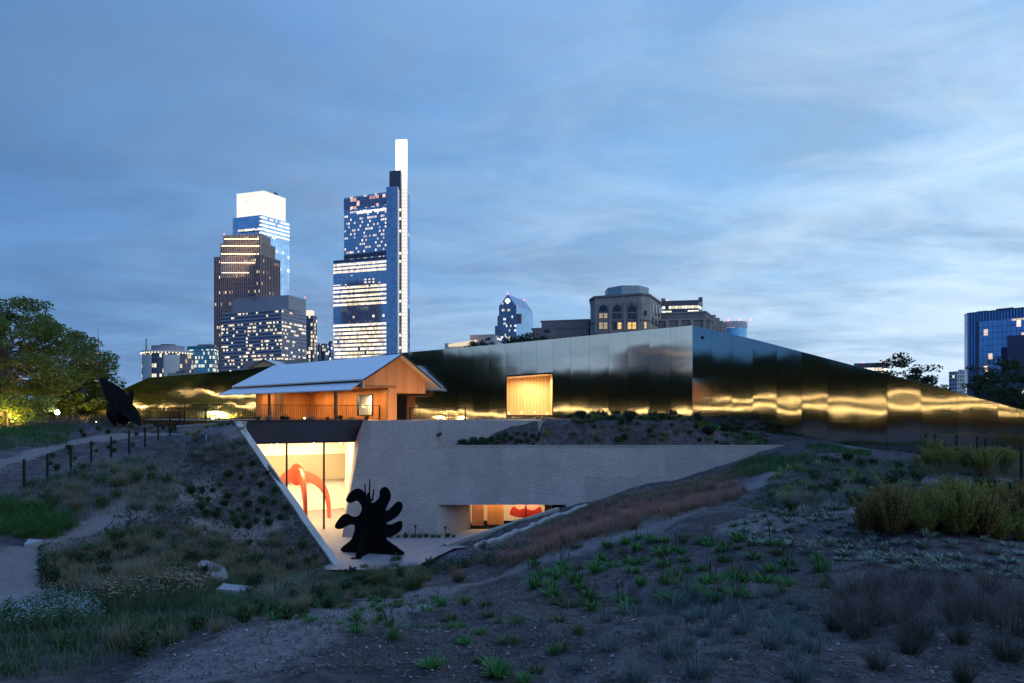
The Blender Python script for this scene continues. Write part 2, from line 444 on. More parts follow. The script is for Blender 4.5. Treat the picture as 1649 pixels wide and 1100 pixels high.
# the far ground is cut away under the garden so the courtyard stays open
def ring_ground():
    mb = MB(); X0, X1, Y0, Y1 = -68, 55, -15, 83; B = 3000; z = -3.62
    for a in [((-B, -B), (B, -B), (B, Y0), (-B, Y0)), ((-B, Y1), (B, Y1), (B, B), (-B, B)), ((-B, Y0), (X0, Y0), (X0, Y1), (-B, Y1)), ((X1, Y0), (B, Y0), (B, Y1), (X1, Y1))]:
        mb.face([(x, y, z) for x, y in a])
    return mb.build('ground_beyond', M_city)
tag(ring_ground(), 'flat dark city ground reaching to the horizon', 'ground', kind='structure')
# ------------------------------------------------------------------ museum materials
def mat_concrete(name, col, bump=.5, scale=5.0, stretch=(.9, .9, 2.0)):
    m, t = newmat(name)
    co = t.n('ShaderNodeTexCoord').outputs['Object']
    mp = t.n('ShaderNodeMapping', {'Vector': co, 'Scale': stretch}).outputs[0]
    big = t.noise(.45, 5, .6, co); mid = t.noise(scale, 6, .7, mp); fine = t.noise(scale * 7, 4, .65, mp)
    rid = t.n('ShaderNodeTexVoronoi', {'Vector': mp, 'Scale': scale * 1.4}, feature='SMOOTH_F1').outputs['Distance']
    c = t.mix(t.ramp(mid, [(.3, (0, 0, 0)), (.7, (1, 1, 1))]), tuple(k * .82 for k in col), tuple(k * 1.08 for k in col))
    br = t.n('ShaderNodeTexBrick', {'Vector': t.n('ShaderNodeMapping', {'Vector': co, 'Rotation': (R(90), 0, 0)}).outputs[0], 'Color1': (.80, .79, .78, 1), 'Color2': (1.04, 1.02, 1.0, 1), 'Mortar': (.86, .86, .86, 1),
                                    'Scale': 1.0, 'Mortar Size': .012, 'Brick Width': 3.4, 'Row Height': 1.75, 'Bias': .1}).outputs[0]
    c = t.mix(.8, c, t.mix(1.0, c, br, 'MULTIPLY'))
    c = t.mix(1.0, c, t.ramp(big, [(.3, (.80, .80, .82)), (.7, (1.08, 1.06, 1.04))]), 'MULTIPLY')
    h = t.math('ADD', t.math('MULTIPLY', mid, .7), t.math('ADD', t.math('MULTIPLY', fine, .35), t.math('MULTIPLY', rid, .5)))
    bp = t.n('ShaderNodeBump', {'Strength': bump, 'Distance': .09, 'Height': h})
    b = bsdf(t, Base_Color=c, Roughness=.9, Specular_IOR_Level=.2); t.t.links.new(bp.outputs[0], b.inputs['Normal'])
    out(t, b); return m
M_conc = mat_concrete('rough_concrete', (.42, .385, .375), .8, 4.2)
M_cope = mat_concrete('pale_coping', (.48, .47, .45), .35, 7.0, (1, 1, 1))
M_pave = mat_plain('paving', (.27, .235, .235), .75, var=.08, scale=2.0, bump=.15, bscale=60)
M_plaza = mat_plain('plaza_paving', (.26, .24, .22), .7, var=.1, scale=1.5)
def mat_steel(name, col, rough=.2, an=.75):
    m, t = newmat(name)
    tg = t.n('ShaderNodeTangent', direction_type='UV_MAP', uv_map='UVMap')
    uvv = t.n('ShaderNodeUVMap').outputs[0]
    sm = t.noise(1.0, 5, .6, t.n('ShaderNodeMapping', {'Vector': uvv, 'Scale': (3.0, .25, 1)}).outputs[0])
    b = bsdf(t, Base_Color=t.mix(sm, tuple(c * .92 for c in col), tuple(c * 1.05 for c in col)), Metallic=1.0,
             Roughness=t.math('MULTIPLY_ADD', sm, .03, rough - .015), Anisotropic=an)
    t.t.links.new(tg.outputs[0], b.inputs['Tangent'])
    out(t, b); return m
M_steel = mat_steel('bronze_tinted_steel', (.56, .545, .50), .08, .93)
M_black = mat_plain('black_metal', (.008, .009, .012), .45, metal=.2, var=.1)
M_beam = mat_plain('blue_black_steel', (.030, .032, .055), .38, metal=.35, var=.08, scale=1.0)
M_roof = None
def mat_roof():
    m, t = newmat('zinc_roof')
    co = t.n('ShaderNodeTexCoord').outputs['UV']
    u = t.n('ShaderNodeSeparateXYZ', {0: co}).outputs[0]
    fr = t.math('FRACT', t.math('DIVIDE', u, 1.1)); seam = t.math('LESS_THAN', fr, .035)
    nz = t.noise(1.4, 5, .6, co)
    c = t.mix(seam, t.mix(nz, (.74, .75, .76), (.82, .83, .84)), (.52, .53, .55))
    bp = t.n('ShaderNodeBump', {'Strength': .4, 'Distance': .04, 'Height': seam})
    b = bsdf(t, Base_Color=c, Metallic=.15, Roughness=.42); t.t.links.new(bp.outputs[0], b.inputs['Normal'])
    out(t, b); return m
M_roof = mat_roof()
def mat_wood(name, a, b_, bw=.14):
    m, t = newmat(name)
    uv = t.n('ShaderNodeUVMap').outputs[0]; s = t.n('ShaderNodeSeparateXYZ', {0: uv})
    k = t.math('DIVIDE', t.math('ADD', s.outputs[0], 200.0), bw); idx = t.math('FLOOR', k); fr = t.math('FRACT', k)
    wn = t.n('ShaderNodeTexWhiteNoise', {0: t.n('ShaderNodeCombineXYZ', {0: idx, 1: 1.5, 2: 0}).outputs[0]}).outputs[0]
    gr = t.noise(1.0, 6, .65, t.n('ShaderNodeMapping', {'Vector': uv, 'Scale': (40, 1.6, 1)}).outputs[0])
    c = t.mix(t.math('ADD', t.math('MULTIPLY', wn, .6), t.math('MULTIPLY', gr, .5)), a, b_)
    gap = t.math('LESS_THAN', fr, .07); c = t.mix(gap, c, tuple(x * .3 for x in a))
    bp = t.n('ShaderNodeBump', {'Strength': .3, 'Distance': .01, 'Height': t.math('SUBTRACT', 1.0, gap)})
    b = bsdf(t, Base_Color=c, Roughness=.5); t.t.links.new(bp.outputs[0], b.inputs['Normal'])
    out(t, b); return m
M_wood = mat_wood('cedar_boards', (.36, .145, .045), (.56, .26, .095))
M_woodpale = mat_wood('pale_boards', (.62, .40, .20), (.72, .50, .28), .3)
def mat_glass(name, tint=(.96, .97, .95), refl=.07):
    m, t = newmat(name)
    tr = t.n('ShaderNodeBsdfTransparent', {'Color': tint}); gl = t.n('ShaderNodeBsdfGlossy', {'Color': (1, 1, 1), 'Roughness': .02})
    lw = t.n('ShaderNodeLayerWeight', {'Blend': .25}).outputs['Fresnel']
    mx = t.n('ShaderNodeMixShader', {0: t.math('MULTIPLY_ADD', lw, .5, refl * .5), 1: tr.outputs[0], 2: gl.outputs[0]})
    out(t, mx); return m
M_glass = mat_glass('clear_glass')
M_white = mat_plain('white_plaster', (.78, .75, .68), .8, var=.03)
M_tan = mat_plain('tan_plaster', (.30, .25, .17), .85, var=.05)
M_red = mat_plain('red_paint', (.70, .10, .045), .42, var=.05)
M_redlit = mat_plain('red_orange_paint', (.70, .06, .03), .5, var=.05)

# ------------------------------------------------------------------ sunken courtyard
fl = MB(); fl.face([(x, y, FLOOR) for x, y in [(-18, 29.5), (-4.9, 29.5), (-3.2, 34.2), (3.6, 37.1), (4.5, 50), (-26, 50), (-24, 38)]])
tag(fl.build('courtyard_floor', M_pave), 'pale paved floor of the sunken courtyard', 'floor', kind='structure')
ax = (K1 - K2); axy = Vector((ax.x, ax.y)).normalized(); nl = Vector((axy.y, -axy.x))   # nl points away from the courtyard?
if (Vector((K2.x, K2.y)) + nl * 1 - Vector((-12, 38))).length < (Vector((K2.x, K2.y)) - Vector((-12, 38))).length: nl = -nl
def slab_wall(name, label, a, b, th, below, mat, cat='wall', nrm=None, seg=14, capmat=None, wob=.03):
    """wall between two points whose top slopes from a to b"""
    t = thing(name, label, cat, (a.x, a.y, min(a.z, b.z)))
    d = Vector((b.x - a.x, b.y - a.y)).normalized(); n = nrm or Vector((-d.y, d.x))
    body = MB(); cope = MB(); rr = random.Random(5)
    pr = None
    for i in range(seg + 1):
        f = i / seg; q = a.lerp(b, f)
        o = rr.uniform(-wob, wob) * .5; zt = q.z + rr.uniform(-wob, wob)
        row = (Vector((q.x + n.x * o, q.y + n.y * o)), Vector((q.x + n.x * (th + o), q.y + n.y * (th + o))), zt)
        if pr:
            (p0, p1, pz), (r0, r1, rz_) = pr, row
            for lo, hi, mb, ex in ((below, None, body, 0.0), (None, .14, cope, .03)):
                def z_(zz, top): return (zz if not ex else zz + .14) if top else (below if not ex else zz + .004)
                e0, e1 = -n * ex, n * ex
                A0, A1, B0, B1 = p0 + e0, p1 + e1, r0 + e0, r1 + e1
                zt0, zt1, zb0, zb1 = z_(pz, 1), z_(rz_, 1), z_(pz, 0), z_(rz_, 0)
                mb.face([(A0.x, A0.y, zb0), (B0.x, B0.y, zb1), (B0.x, B0.y, zt1), (A0.x, A0.y, zt0)])
                mb.face([(B1.x, B1.y, zb1), (A1.x, A1.y, zb0), (A1.x, A1.y, zt0), (B1.x, B1.y, zt1)])
                mb.face([(A0.x, A0.y, zt0), (B0.x, B0.y, zt1), (B1.x, B1.y, zt1), (A1.x, A1.y, zt0)])
                if i == 1: mb.face([(A1.x, A1.y, zb0), (A0.x, A0.y, zb0), (A0.x, A0.y, zt0), (A1.x, A1.y, zt0)])
                if i == seg: mb.face([(B0.x, B0.y, zb1), (B1.x, B1.y, zb1), (B1.x, B1.y, zt1), (B0.x, B0.y, zt1)])
        pr = row
    body.build('wall_body', mat, t); cope.build('coping', capmat or M_cope, t)
    return t
slab_wall('wing_wall', 'pale sloping concrete wing wall running down to the courtyard floor left of the black sculpture', K2 + Vector((0, 0, -.10)), K1 + Vector((0, 0, -.2)), .34, FLOOR - .6, M_conc, nrm=nl)
ka = Vector((K2.x, K2.y, K2.z - .1)); kb = P(284, 686, 42); kb.z -= .1
slab_wall('kerb_wall', 'low pale kerb along the plaza edge above the left bank', ka, kb, .38, -1.6, M_conc, nrm=Vector((.75, .66)), wob=.01)
# two sloping walls at the right of the courtyard
l1a, l1b = Vector((-3.75, 35.0, FLOOR - .02)), Vector((2.75, 37.35, -5.70))
slab_wall('ramp_wall', 'thin sloping wall edging the paving in front of the low lit window', l1a, l1b, .2, FLOOR - .6, M_conc, nrm=Vector((.34, -.94)), wob=.015)
l2a, l2b = Vector((-2.05, 33.2, -7.12)), Vector((4.35, 36.6, -5.36))
slab_wall('stone_edging', 'rough bluish stone edging sloping up through the grass toward the concrete wall', l2a, l2b, .34, -8.2, M_conc, nrm=Vector((.47, -.88)), wob=.08, seg=26)

# battered concrete wall (faces the camera), with the low opening
def Wy(z): return 39.35 + (z + 2.0) * .36
def Wx(z): return lerp(-9.55, -10.25, (z + .34) / (-7.0))
XO0, XO1, ZO = -4.55, 3.3, -5.52
cw = thing('concrete_wall', 'big rough battered concrete wall facing the sunken courtyard', 'wall', (-4, 38, FLOOR))
def wpanel(mb, x0, x1, z0, z1, nx_=1, left=None, right=None, jig=0):
    nz_ = max(1, int(round((z1 - z0) / .8)))
    for i in range(nz_):
        a, b = lerp(z0, z1, i / nz_), lerp(z0, z1, (i + 1) / nz_)
        xa0, xb0 = (left(a), left(b)) if left else (x0, x0)
        mb.face([(xa0, Wy(a), a), (x1, Wy(a), a), (x1, Wy(b), b), (xb0, Wy(b), b)])
lower = MB(); upper = MB()
wpanel(lower, 0, XO0, FLOOR, -2.0, left=Wx)
wpanel(lower, XO0, XO1, ZO, -2.0); wpanel(lower, XO1, 17.2, FLOOR, -2.0)
LED = -4.75     # left end of the planted ledge
lower.face([(XO0, Wy(ZO), ZO), (XO1, Wy(ZO), ZO), (XO1, 40.2, ZO), (XO0, 40.2, ZO)][::-1])       # soffit of the opening
lower.face([(XO0, Wy(FLOOR), FLOOR), (XO0, Wy(ZO), ZO), (-2.75, 39.9, ZO), (-2.75, 39.9, FLOOR)])
zs = [-7.6, -6, -4.5, -3, -1.7]
for a, b in zip(zs[:-1], zs[1:]):                                                             # reveal towards the glass
    lower.face([(Wx(a), Wy(a), a), (Wx(b), Wy(b), b), (lerp(-10.45, -11.15, (b + 1.7) / -5.3), 41.25, b), (lerp(-10.45, -11.15, (a + 1.7) / -5.3), 41.25, a)][::-1])
lower.face([(Wx(-1.72), Wy(-1.72), -1.72), (Wx(-.36), Wy(-.36), -.36), (-9.65, 41.4, -.36), (-10.42, 41.25, -1.72)][::-1])
lower.build('wall_body', M_conc, cw)
cap = MB()
cap.prism([(LED, Wy(-2) - .03), (17.2, Wy(-2) - .03), (17.2, Wy(-2) + .3), (LED, Wy(-2) + .3)], -2.0, -1.93)
cap.build('ledge_coping', M_cope, cw)
for i, z in enumerate(np.linspace(-2.0, -.36, 3)[:-1]):
    z1_ = z + .82
    upper.face([(Wx(z), Wy(z), z), (LED, Wy(z), z), (LED, Wy(z1_), z1_), (Wx(z1_), Wy(z1_), z1_)])
    a, b = Wy(z) + .7, Wy(z1_) + .7
    upper.face([(LED, a, z), (2.25, a, z), (2.25, b, z1_), (LED, b, z1_)])
    upper.face([(LED, Wy(z), z), (LED, a, z), (LED, b, z1_), (LED, Wy(z1_), z1_)])
zt = -.36
upper.face([(Wx(zt), Wy(zt), zt), (LED, Wy(zt), zt), (LED, Wy(zt) + .7, zt), (2.25, Wy(zt) + .7, zt), (2.25, Wy(zt) + 1.4, zt), (-9.65, Wy(zt) + 1.5, zt)])
upper.build('upper_wall', M_conc, cw)
fx = MB(); q = P(711, 697.5, 39.9); fx.tube([q, q + Vector((.0, -.35, -.02))], .055); fx.tube([q + Vector((0, -.35, .0)), q + Vector((-.18, -.5, -.14))], [.09, .13], 10)
tag(fx.build('wall_spotlight', M_black, origin=q), 'small black spotlight fixed high on the concrete wall', 'spotlight')

# planted ledge soil between the concrete wall and the metal wall
def sz(x, y):
    t = min(1, max(0, (x - LED - .6) / 6.0)); k = 1.76 * (t ** .9)
    f = min(1, max(0, (y - 39.45) / 1.05)); z = -2.02 + k * f * .96
    if y > 41.3: z = max(z, lerp(-2.02 + k * .96, -.52, min(1, (y - 41.3) / 5.5)))
    z += .05 * math.sin(2.1 * x + y) + .04 * math.sin(3.3 * y - 1.3 * x) + .03 * math.sin(5.2 * x + 2.2 * y)
    if x > 11.5:
        g = min(1, (x - 11.5) / 4.5); z = lerp(z, min(z + .2, tz1(max(x, 16.2), max(y, 39.8))), g)
    return z
sb = MB()
xs = np.arange(LED + .02, 17.6, .4); ysn = 18
grid = []
for x in xs:
    yb = 40.62 if x < 1.9 else (KINK + DA * ((x - KINK.x) / DA.x)).y + .1 if x < KINK.x else (KINK + DB * ((x - KINK.x) / DB.x)).y + .1
    yb = max(yb, 39.9)
    grid.append([(x, lerp(39.42, yb, j / ysn), sz(x, lerp(39.42, yb, j / ysn))) for j in range(ysn + 1)])
for a, b in zip(grid[:-1], grid[1:]):
    for j in range(ysn): sb.face([a[j], b[j], b[j + 1], a[j + 1]], smooth=True)
M_soil2 = mat_soil('bed_soil', (.075, .062, .066), (.18, .15, .15), (.24, .2, .2))
tag(sb.build('planting_bed', M_soil2), 'sloping soil bed on the ledge below the metal wall', 'planting bed', kind='structure')

# plaza above
pz = MB(); pz.face([(x, y, PLAZA) for x, y in [(K2.x - .05, K2.y), (-9.6, 41.4), (2.2, 40.9), (4.0, 51.0), (-9, 55), (-24, 58), (-32, 56), (-28.6, 48.0), (-22.7, 42.3)]])
tag(pz.build('plaza', M_plaza), 'plaza paving around the wooden pavilion', 'plaza', kind='structure')

# steel beam over the glass front
G1, G2 = Vector((-16.9, 37.15)), Vector((-9.62, 41.35)); gd = (G2 - G1).normalized(); gn = Vector((-gd.y, gd.x))
bm_ = MB(); bm_.prism([tuple(G1), tuple(G2), tuple(G2 + gn * .9), tuple(G1 + gn * .9)], -1.70, -.33)
bm_.prism([tuple(G1 - gn * .05), tuple(G2 - gn * .05), tuple(G2 - gn * .003), tuple(G1 - gn * .003)], -.42, -.30)
tag(bm_.build('steel_beam', M_beam, origin=(-13, 39, -1.7)), 'long dark blue steel beam spanning above the lit glass front', 'beam')

# gallery behind the glass
gal = thing('gallery', 'brightly lit gallery room behind the tall glass front', 'room', (-14, 43, FLOOR))
ga, gb = G1 + gn * .35 - gd * 1.2, Vector((-11.3, 41.6))
gk0, gk1 = ga + gn * 8.5, Vector((-9.0, 41.6)) + gn * 8.5
w_ = MB()
def wallq(mb, a, b, z0, z1): mb.face([(a.x, a.y, z0), (b.x, b.y, z0), (b.x, b.y, z1), (a.x, a.y, z1)], [(0, z0), ((b - a).length, z0), ((b - a).length, z1), (0, z1)])
wallq(w_, gk0, gk1, FLOOR, -1.2); wallq(w_, ga, gk0, FLOOR, -1.2); wallq(w_, gk1, Vector((-9.9, 41.6)), FLOOR, -1.2)
w_.build('wall', M_white, gal)
h_ = MB(); h_.prism([tuple(gk0 - gn * .55 + gd * .3), tuple(gk1 - gn * .55), tuple(gk1 - gn * .05), tuple(gk0 - gn * .05 + gd * .3)], -4.95, -3.05); h_.build('hanging_panel', M_tan, gal)
c_ = MB(); c_.face([(p.x, p.y, -1.705) for p in (ga, gk0, gk1, Vector((-9.6, 41.5)))]); c_.build('ceiling', M_white, gal)
s_ = MB(); wallq(s_, ga + gd * 1.6 + gn * 3, ga + gd * 1.6 + gn * 7.9, FLOOR, -1.71); s_.build('side_panel', M_tan, gal)
gfront = thing('glazed_wall', 'tall glass wall with thin black mullions under the blue steel beam', 'glazing', (-13, 39.5, FLOOR))
f0, f1 = G1 + gn * .12, Vector((-11.1, 41.1))
pane_edges = [P(415, 700, 38.0), P(461.5, 700, 38.9), P(521.5, 700, 40.2)]
def on_g(px):
    u = (px - 824.5) / 1000; s = (u * f0.y - f0.x) / (gd.x - u * gd.y); return f0 + gd * s
mu = MB()
gl_ = MB(); e0 = on_g(380); e1 = on_g(576)
gl_.face([(e0.x, e0.y, FLOOR), (e1.x - .6, e1.y - .35, FLOOR), (e1.x, e1.y, -1.70), (e0.x, e0.y, -1.70)]); gl_.build('glass_pane', M_glass, gfront)
for px in (461.5, 521.5):
    q = on_g(px); mm = MB(); mm.box((q.x, q.y, (FLOOR - 1.70) / 2), (.10, .16, -1.702 - FLOOR), math.atan2(gd.y, gd.x)); mm.build('mullion', M_black, gfront)
tr = MB(); tr.prism([tuple(e0 - gn * .06), tuple(e1 - gn * .06), tuple(e1 + gn * .06), tuple(e0 + gn * .06)], -1.80, -1.705); tr.build('top_rail', M_black, gfront)
# track lights on the gallery ceiling
for i, px in enumerate((440, 452, 505, 512, 553)):
    q = on_g(px) + gn * (.7 + .5 * (i % 2)); t_ = thing('track_light', f'small white track light, {ORD[i]} from the left under the gallery ceiling', 'track light', (q.x, q.y, -1.75), 'track lights in the gallery')
    a = MB(); a.tube([(q.x, q.y, -1.706), (q.x, q.y, -1.86)], .035); a.build('lamp_body', M_white, t_)
    a = MB(); a.ball((q.x, q.y, -1.90), .05); a.build('bulb', mat_emit('track_bulb', (1, .9, .7), 12, False) if i == 0 else bpy.data.materials['track_bulb'], t_)
def area(name, loc, size, energy, col, rot=(0, 0, 0), sy=None, spread=None):
    d = bpy.data.lights.new(name, 'AREA'); d.shape = 'RECTANGLE'; d.size = size; d.size_y = sy or size; d.energy = energy; d.color = col
    if spread: d.spread = spread
    o = bpy.data.objects.new(name, d); COL.objects.link(o); o.location = loc; o.rotation_euler = rot; return o
gm = (f0 + f1) / 2 + gn * 4.2
area('gallery_light', (gm.x, gm.y, -1.74), 9.0, 1900, (1.0, .76, .42), (0, 0, math.atan2(gd.y, gd.x)), 6.0)
gm2 = f1 + gn * 1.2 - gd * 1.5
area('gallery_wall_washer', (gm2.x, gm2.y, -1.76), 2.4, 420, (1.0, .72, .38), (0, 0, math.atan2(gd.y, gd.x)), .8)

# red arched sculpture in the gallery
rs = thing('red_sculpture', 'tall red painted sculpture of arched steel legs inside the gallery', 'sculpture', (-14.2, 42.6, FLOOR))
def arch_leg(base, foot, h, w0, w1, flat):
    mb = MB(); b, f = Vector(base), Vector(foot); dirv = Vector((f.x - b.x, f.y - b.y, 0)); nrm = Vector((-dirv.y, dirv.x, 0)).normalized()
    L = dirv.length; d = dirv.normalized(); prev = None; n = 18
    for i in range(n + 1):
        t = i / n; ang = lerp(R(95), R(0), t)
        x = L * (1 - t * 0) * (math.sin(math.pi / 2 * t) ** 1.0); z = h * math.cos(math.pi / 2 * t) ** .75
        tang = Vector((math.cos(math.pi / 2 * t), -math.sin(math.pi / 2 * t)))
        up = Vector((-tang.y, tang.x)); wd = lerp(w0, w1, t)
        c = Vector((x, z)); o_, i_ = c + up * wd * .5, c - up * wd * .5
        ring = [b + d * o_.x + Vector((0, 0, o_.y)) + nrm * flat / 2, b + d * i_.x + Vector((0, 0, i_.y)) + nrm * flat / 2,
                b + d * i_.x + Vector((0, 0, i_.y)) - nrm * flat / 2, b + d * o_.x + Vector((0, 0, o_.y)) - nrm * flat / 2]
        if prev:
            for k in range(4): mb.face([prev[k], prev[(k + 1) % 4], ring[(k + 1) % 4], ring[k]])
        else: mb.face(ring)
        prev = ring
    mb.face(prev[::-1]); return mb
ra = P(481, 668, 41.9); ra.z = FLOOR
for k, (fp, h, w0) in enumerate([((530, 44.2), 3.2, .8), ((492, 40.8), 3.4, .95), ((440, 42.5), 3.4, .95)]):
    ft = Vector((*XY(fp[0], fp[1]), FLOOR))
    arch_leg((ra.x, ra.y, FLOOR), ft, h, w0, .12, .22).build('leg', M_red, rs)
mbp = MB(); mbp.plate([(.5 * math.cos(a) - .05, .75 * math.sin(a)) for a in np.linspace(0, 2 * math.pi, 20)[:-1]], (ra.x, ra.y - .15, FLOOR + 3.35), (1, 0, 0), (0, 0, 1), (0, 1, 0), .12); mbp.build('crown_plate', M_red, rs)

# low lit room behind the opening
lo = thing('lower_room', 'warm lit room glimpsed through the low opening in the concrete wall', 'room', (0, 40, FLOOR))
a = MB(); a.face([(-2.75, 40.0, FLOOR), (3.3, 40.0, FLOOR), (3.3, 43.2, FLOOR), (-2.75, 43.2, FLOOR)]); a.build('floor', M_pave, lo)
a = MB(); a.face([(-2.75, 43.2, FLOOR), (3.3, 43.2, FLOOR), (3.3, 43.2, -5.0), (-2.75, 43.2, -5.0)], [(0, 0), (6, 0), (6, 2.3), (0, 2.3)])
a.face([(-2.78, 39.95, FLOOR), (-2.78, 43.2, FLOOR), (-2.78, 43.2, -5), (-2.78, 39.95, -5)], [(0, 0), (3, 0), (3, 2.3), (0, 2.3)]); a.build('wall', M_white, lo)
a = MB(); a.face([(-2.8, 40.0, -5.25), (3.3, 40.0, -5.25), (3.3, 43.2, -5.25), (-2.8, 43.2, -5.25)]); a.build('ceiling', M_white, lo)
a = MB(); a.box((-1.1, 41.6, -6.3), (1.1, .12, 2.1)); a.build('wood_door', M_wood, lo)
a = MB(); a.box((-2.25, 41.2, -6.3), (.75, .1, 2.1)); a.build('orange_panel', mat_plain('orange_panel', (.50, .20, .09), .6), lo)
a = MB(); a.box((2.35, 40.6, -6.3), (.45, .4, 2.1)); a.build('brass_panel', mat_plain('brass_panel', (.40, .26, .06), .4, metal=.5), lo)
a = MB(); a.box((2.95, 40.45, -6.3), (.70, .4, 2.1)); a.build('dark_panel', M_black, lo)
gp = MB(); gp.face([(-2.75, 39.95, FLOOR), (3.3, 39.95, FLOOR), (3.3, 39.95, ZO), (-2.75, 39.95, ZO)]); gp.build('glass_pane', M_glass, lo)
for x in (-2.70, .9): a = MB(); a.box((x, 39.94, (FLOOR + ZO) / 2), (.07, .1, ZO - FLOOR - .01)); a.build('mullion', M_black, lo)
area('lower_room_light', (.2, 41.2, -5.28), 5.0, 250, (1.0, .66, .34), (0, 0, 0), 1.6)
ro = thing('red_artwork', 'red and pink curved artwork in the low lit window', 'artwork', (.9, 41.4, FLOOR))
def smooth_outline(pts, n=6):
    o = []; N = len(pts)
    for i in range(N):
        p0, p1, p2, p3 = [Vector(pts[(i + k - 1) % N]) for k in range(4)]
        for j in range(n):
            t = j / n; o.append(tuple(.5 * ((2 * p1) + (p2 - p0) * t + (2 * p0 - 5 * p1 + 4 * p2 - p3) * t * t + (3 * p1 - p0 - 3 * p2 + p3) * t ** 3)))
    return o
a = MB(); a.plate(smooth_outline([(-1.0, .25), (-.75, .75), (-.4, .55), (0, .62), (.6, .5), (1.0, .75), (1.1, .2), (.4, 0), (-.5, .05)]), (.85, 41.1, FLOOR + .55), (1, 0, 0), (0, 0, 1), (0, 1, 0), .1); a.build('red_plate', M_redlit, ro)
a = MB(); a.plate(smooth_outline([(-.75, .2), (-.6, .85), (0, 1.0), (.75, .95), (.85, .2), (.45, -.15), (-.2, -.1)]), (.95, 41.5, FLOOR + 1.25), (1, 0, 0), (0, 0, 1), (0, 1, 0), .1)
a.build('pink_disc', mat_plain('pink_plate', (.85, .42, .36), .5), ro)
a = MB(); a.tube([(.9, 41.35, FLOOR), (.9, 41.35, FLOOR + 1.3)], .04); a.build('stand', M_black, ro)

# ------------------------------------------------------------------ mirror metal walls
prs = random.Random(11)
def interp(tab, px):
    for (a, ya), (b, yb) in zip(tab[:-1], tab[1:]):
        if px <= b: return lerp(ya, yb, (px - a) / (b - a))
    return tab[-1][1]
def wavy_panel(mb, p0, p1, zb, zt0, zt1, nrm, rr, nu=10, nv=26, amp=.0024, tilt=.0034, z_lo=None):
    L = (p1 - p0).length; ph = [rr.uniform(0, 6.28) for _ in range(6)]; ti = rr.uniform(-tilt, tilt) * .6; tv = rr.uniform(-tilt, tilt)
    k1, k2, k3 = rr.uniform(.9, 1.6), rr.uniform(1.7, 2.8), rr.uniform(3.2, 4.6); bow = rr.uniform(-.5, 1.0) * amp
    g = []
    for j in range(nv + 1):
        row = []
        for i in range(nu + 1):
            u, v = i / nu, j / nv; q = p0.lerp(p1, u); zt_ = lerp(zt0, zt1, u); z = lerp(zb[0] + (zb[1] - zb[0]) * u, zt_, v); s = u * L
            edge = min(1, 4 * u * (1 - u) + .25)
            d = edge * amp * (.55 * math.sin(k1 * z + ph[0] + .5 * s) + .35 * math.sin(k2 * z + ph[1] - .9 * s) + .16 * math.sin(k3 * z + ph[2] + 1.7 * s)) + bow * 4 * u * (1 - u) + ti * (u - .5) * L + tv * (z - 1.5)
            row.append((q.x + nrm.x * d, q.y + nrm.y * d, z))
        g.append(row)
    base = len(mb.v)
    for r_ in g: mb.v += r_
    for j in range(nv):
        for i in range(nu):
            a = base + j * (nu + 1) + i
            mb.f.append((a, a + 1, a + nu + 2, a + nu + 1)); mb.m.append(0); mb.smooth.append(True)
            mb.uv.append([(u * L / nu, v) for u, v in ((i, g[j][i][2]), (i + 1, g[j][i + 1][2]), (i + 1, g[j + 1][i + 1][2]), (i, g[j + 1][i][2]))])
topA = [(600, 573), (650, 568), (820, 553), (1115.2, 524)]
topB = [(1115.2, 524), (1212, 546), (1541, 632), (1649, 661), (1765, 692), (1900, 729)]
botB = [(1115.2, 681), (1300, 708), (1470, 735), (1649, 770), (1900, 830)]
mw = thing('metal_wall', 'long low museum wall clad in mirror polished metal panels under the skyline', 'metal wall', (KINK.x, KINK.y, -1.0))
core = MB(); core2 = MB()
pa = [655, 664.5, 689.2, 714.1, 738.3, 762.2, 787.8, 814.6, 838.8, 864.4, 890.9, 918.7, 949.5, 980, 1011.4, 1045.8, 1079.7, 1115.2]
nA = Vector((DA.y, -DA.x)); nA = nA if nA.y < 0 else -nA
nB = Vector((DB.y, -DB.x)); nB = nB if nB.y < 0 else -nB
def zon(pt, py): return (668 - py) / 1000 * pt.y
for a, b in zip(pa[:-1], pa[1:]):
    p0, p1 = onA(a), onA(b); e = (p1 - p0).normalized() * .006; q0, q1 = p0 + e, p1 - e
    t0, t1 = zon(p0, interp(topA, a)), zon(p1, interp(topA, b))
    if 810 < a < 888:
        m_ = MB(); wavy_panel(m_, q0, q1, (zon(p0, interp([(816, 606), (891, 600.5)], a)),) * 1 + (zon(p1, interp([(816, 606), (891, 600.5)], b)),), t0, t1, nA, prs); m_.build('panel', M_steel, mw)
        m_ = MB(); wavy_panel(m_, q0, q1, (-1.2, -1.2), zon(p0, 670), zon(p1, 670), nA, prs, nv=8); m_.build('panel', M_steel, mw)
    else:
        m_ = MB(); wavy_panel(m_, q0, q1, (-1.4, -1.4), t0, t1, nA, prs); m_.build('panel', M_steel, mw)
pb = [1115.2, 1146.3, 1179, 1212.4, 1251, 1290.6, 1333, 1378.7, 1428.6, 1483, 1541.5, 1607, 1682, 1768]
for a, b in zip(pb[:-1], pb[1:]):
    p0, p1 = onB(a), onB(b); e = (p1 - p0).normalized() * .006; q0, q1 = p0 + e, p1 - e
    m_ = MB(); wavy_panel(m_, q0, q1, (zon(p0, interp(botB, a)) - .35, zon(p1, interp(botB, b)) - .35), zon(p0, interp(topB, a)), zon(p1, interp(topB, b)), nB, prs); m_.build('panel', M_steel, mw)
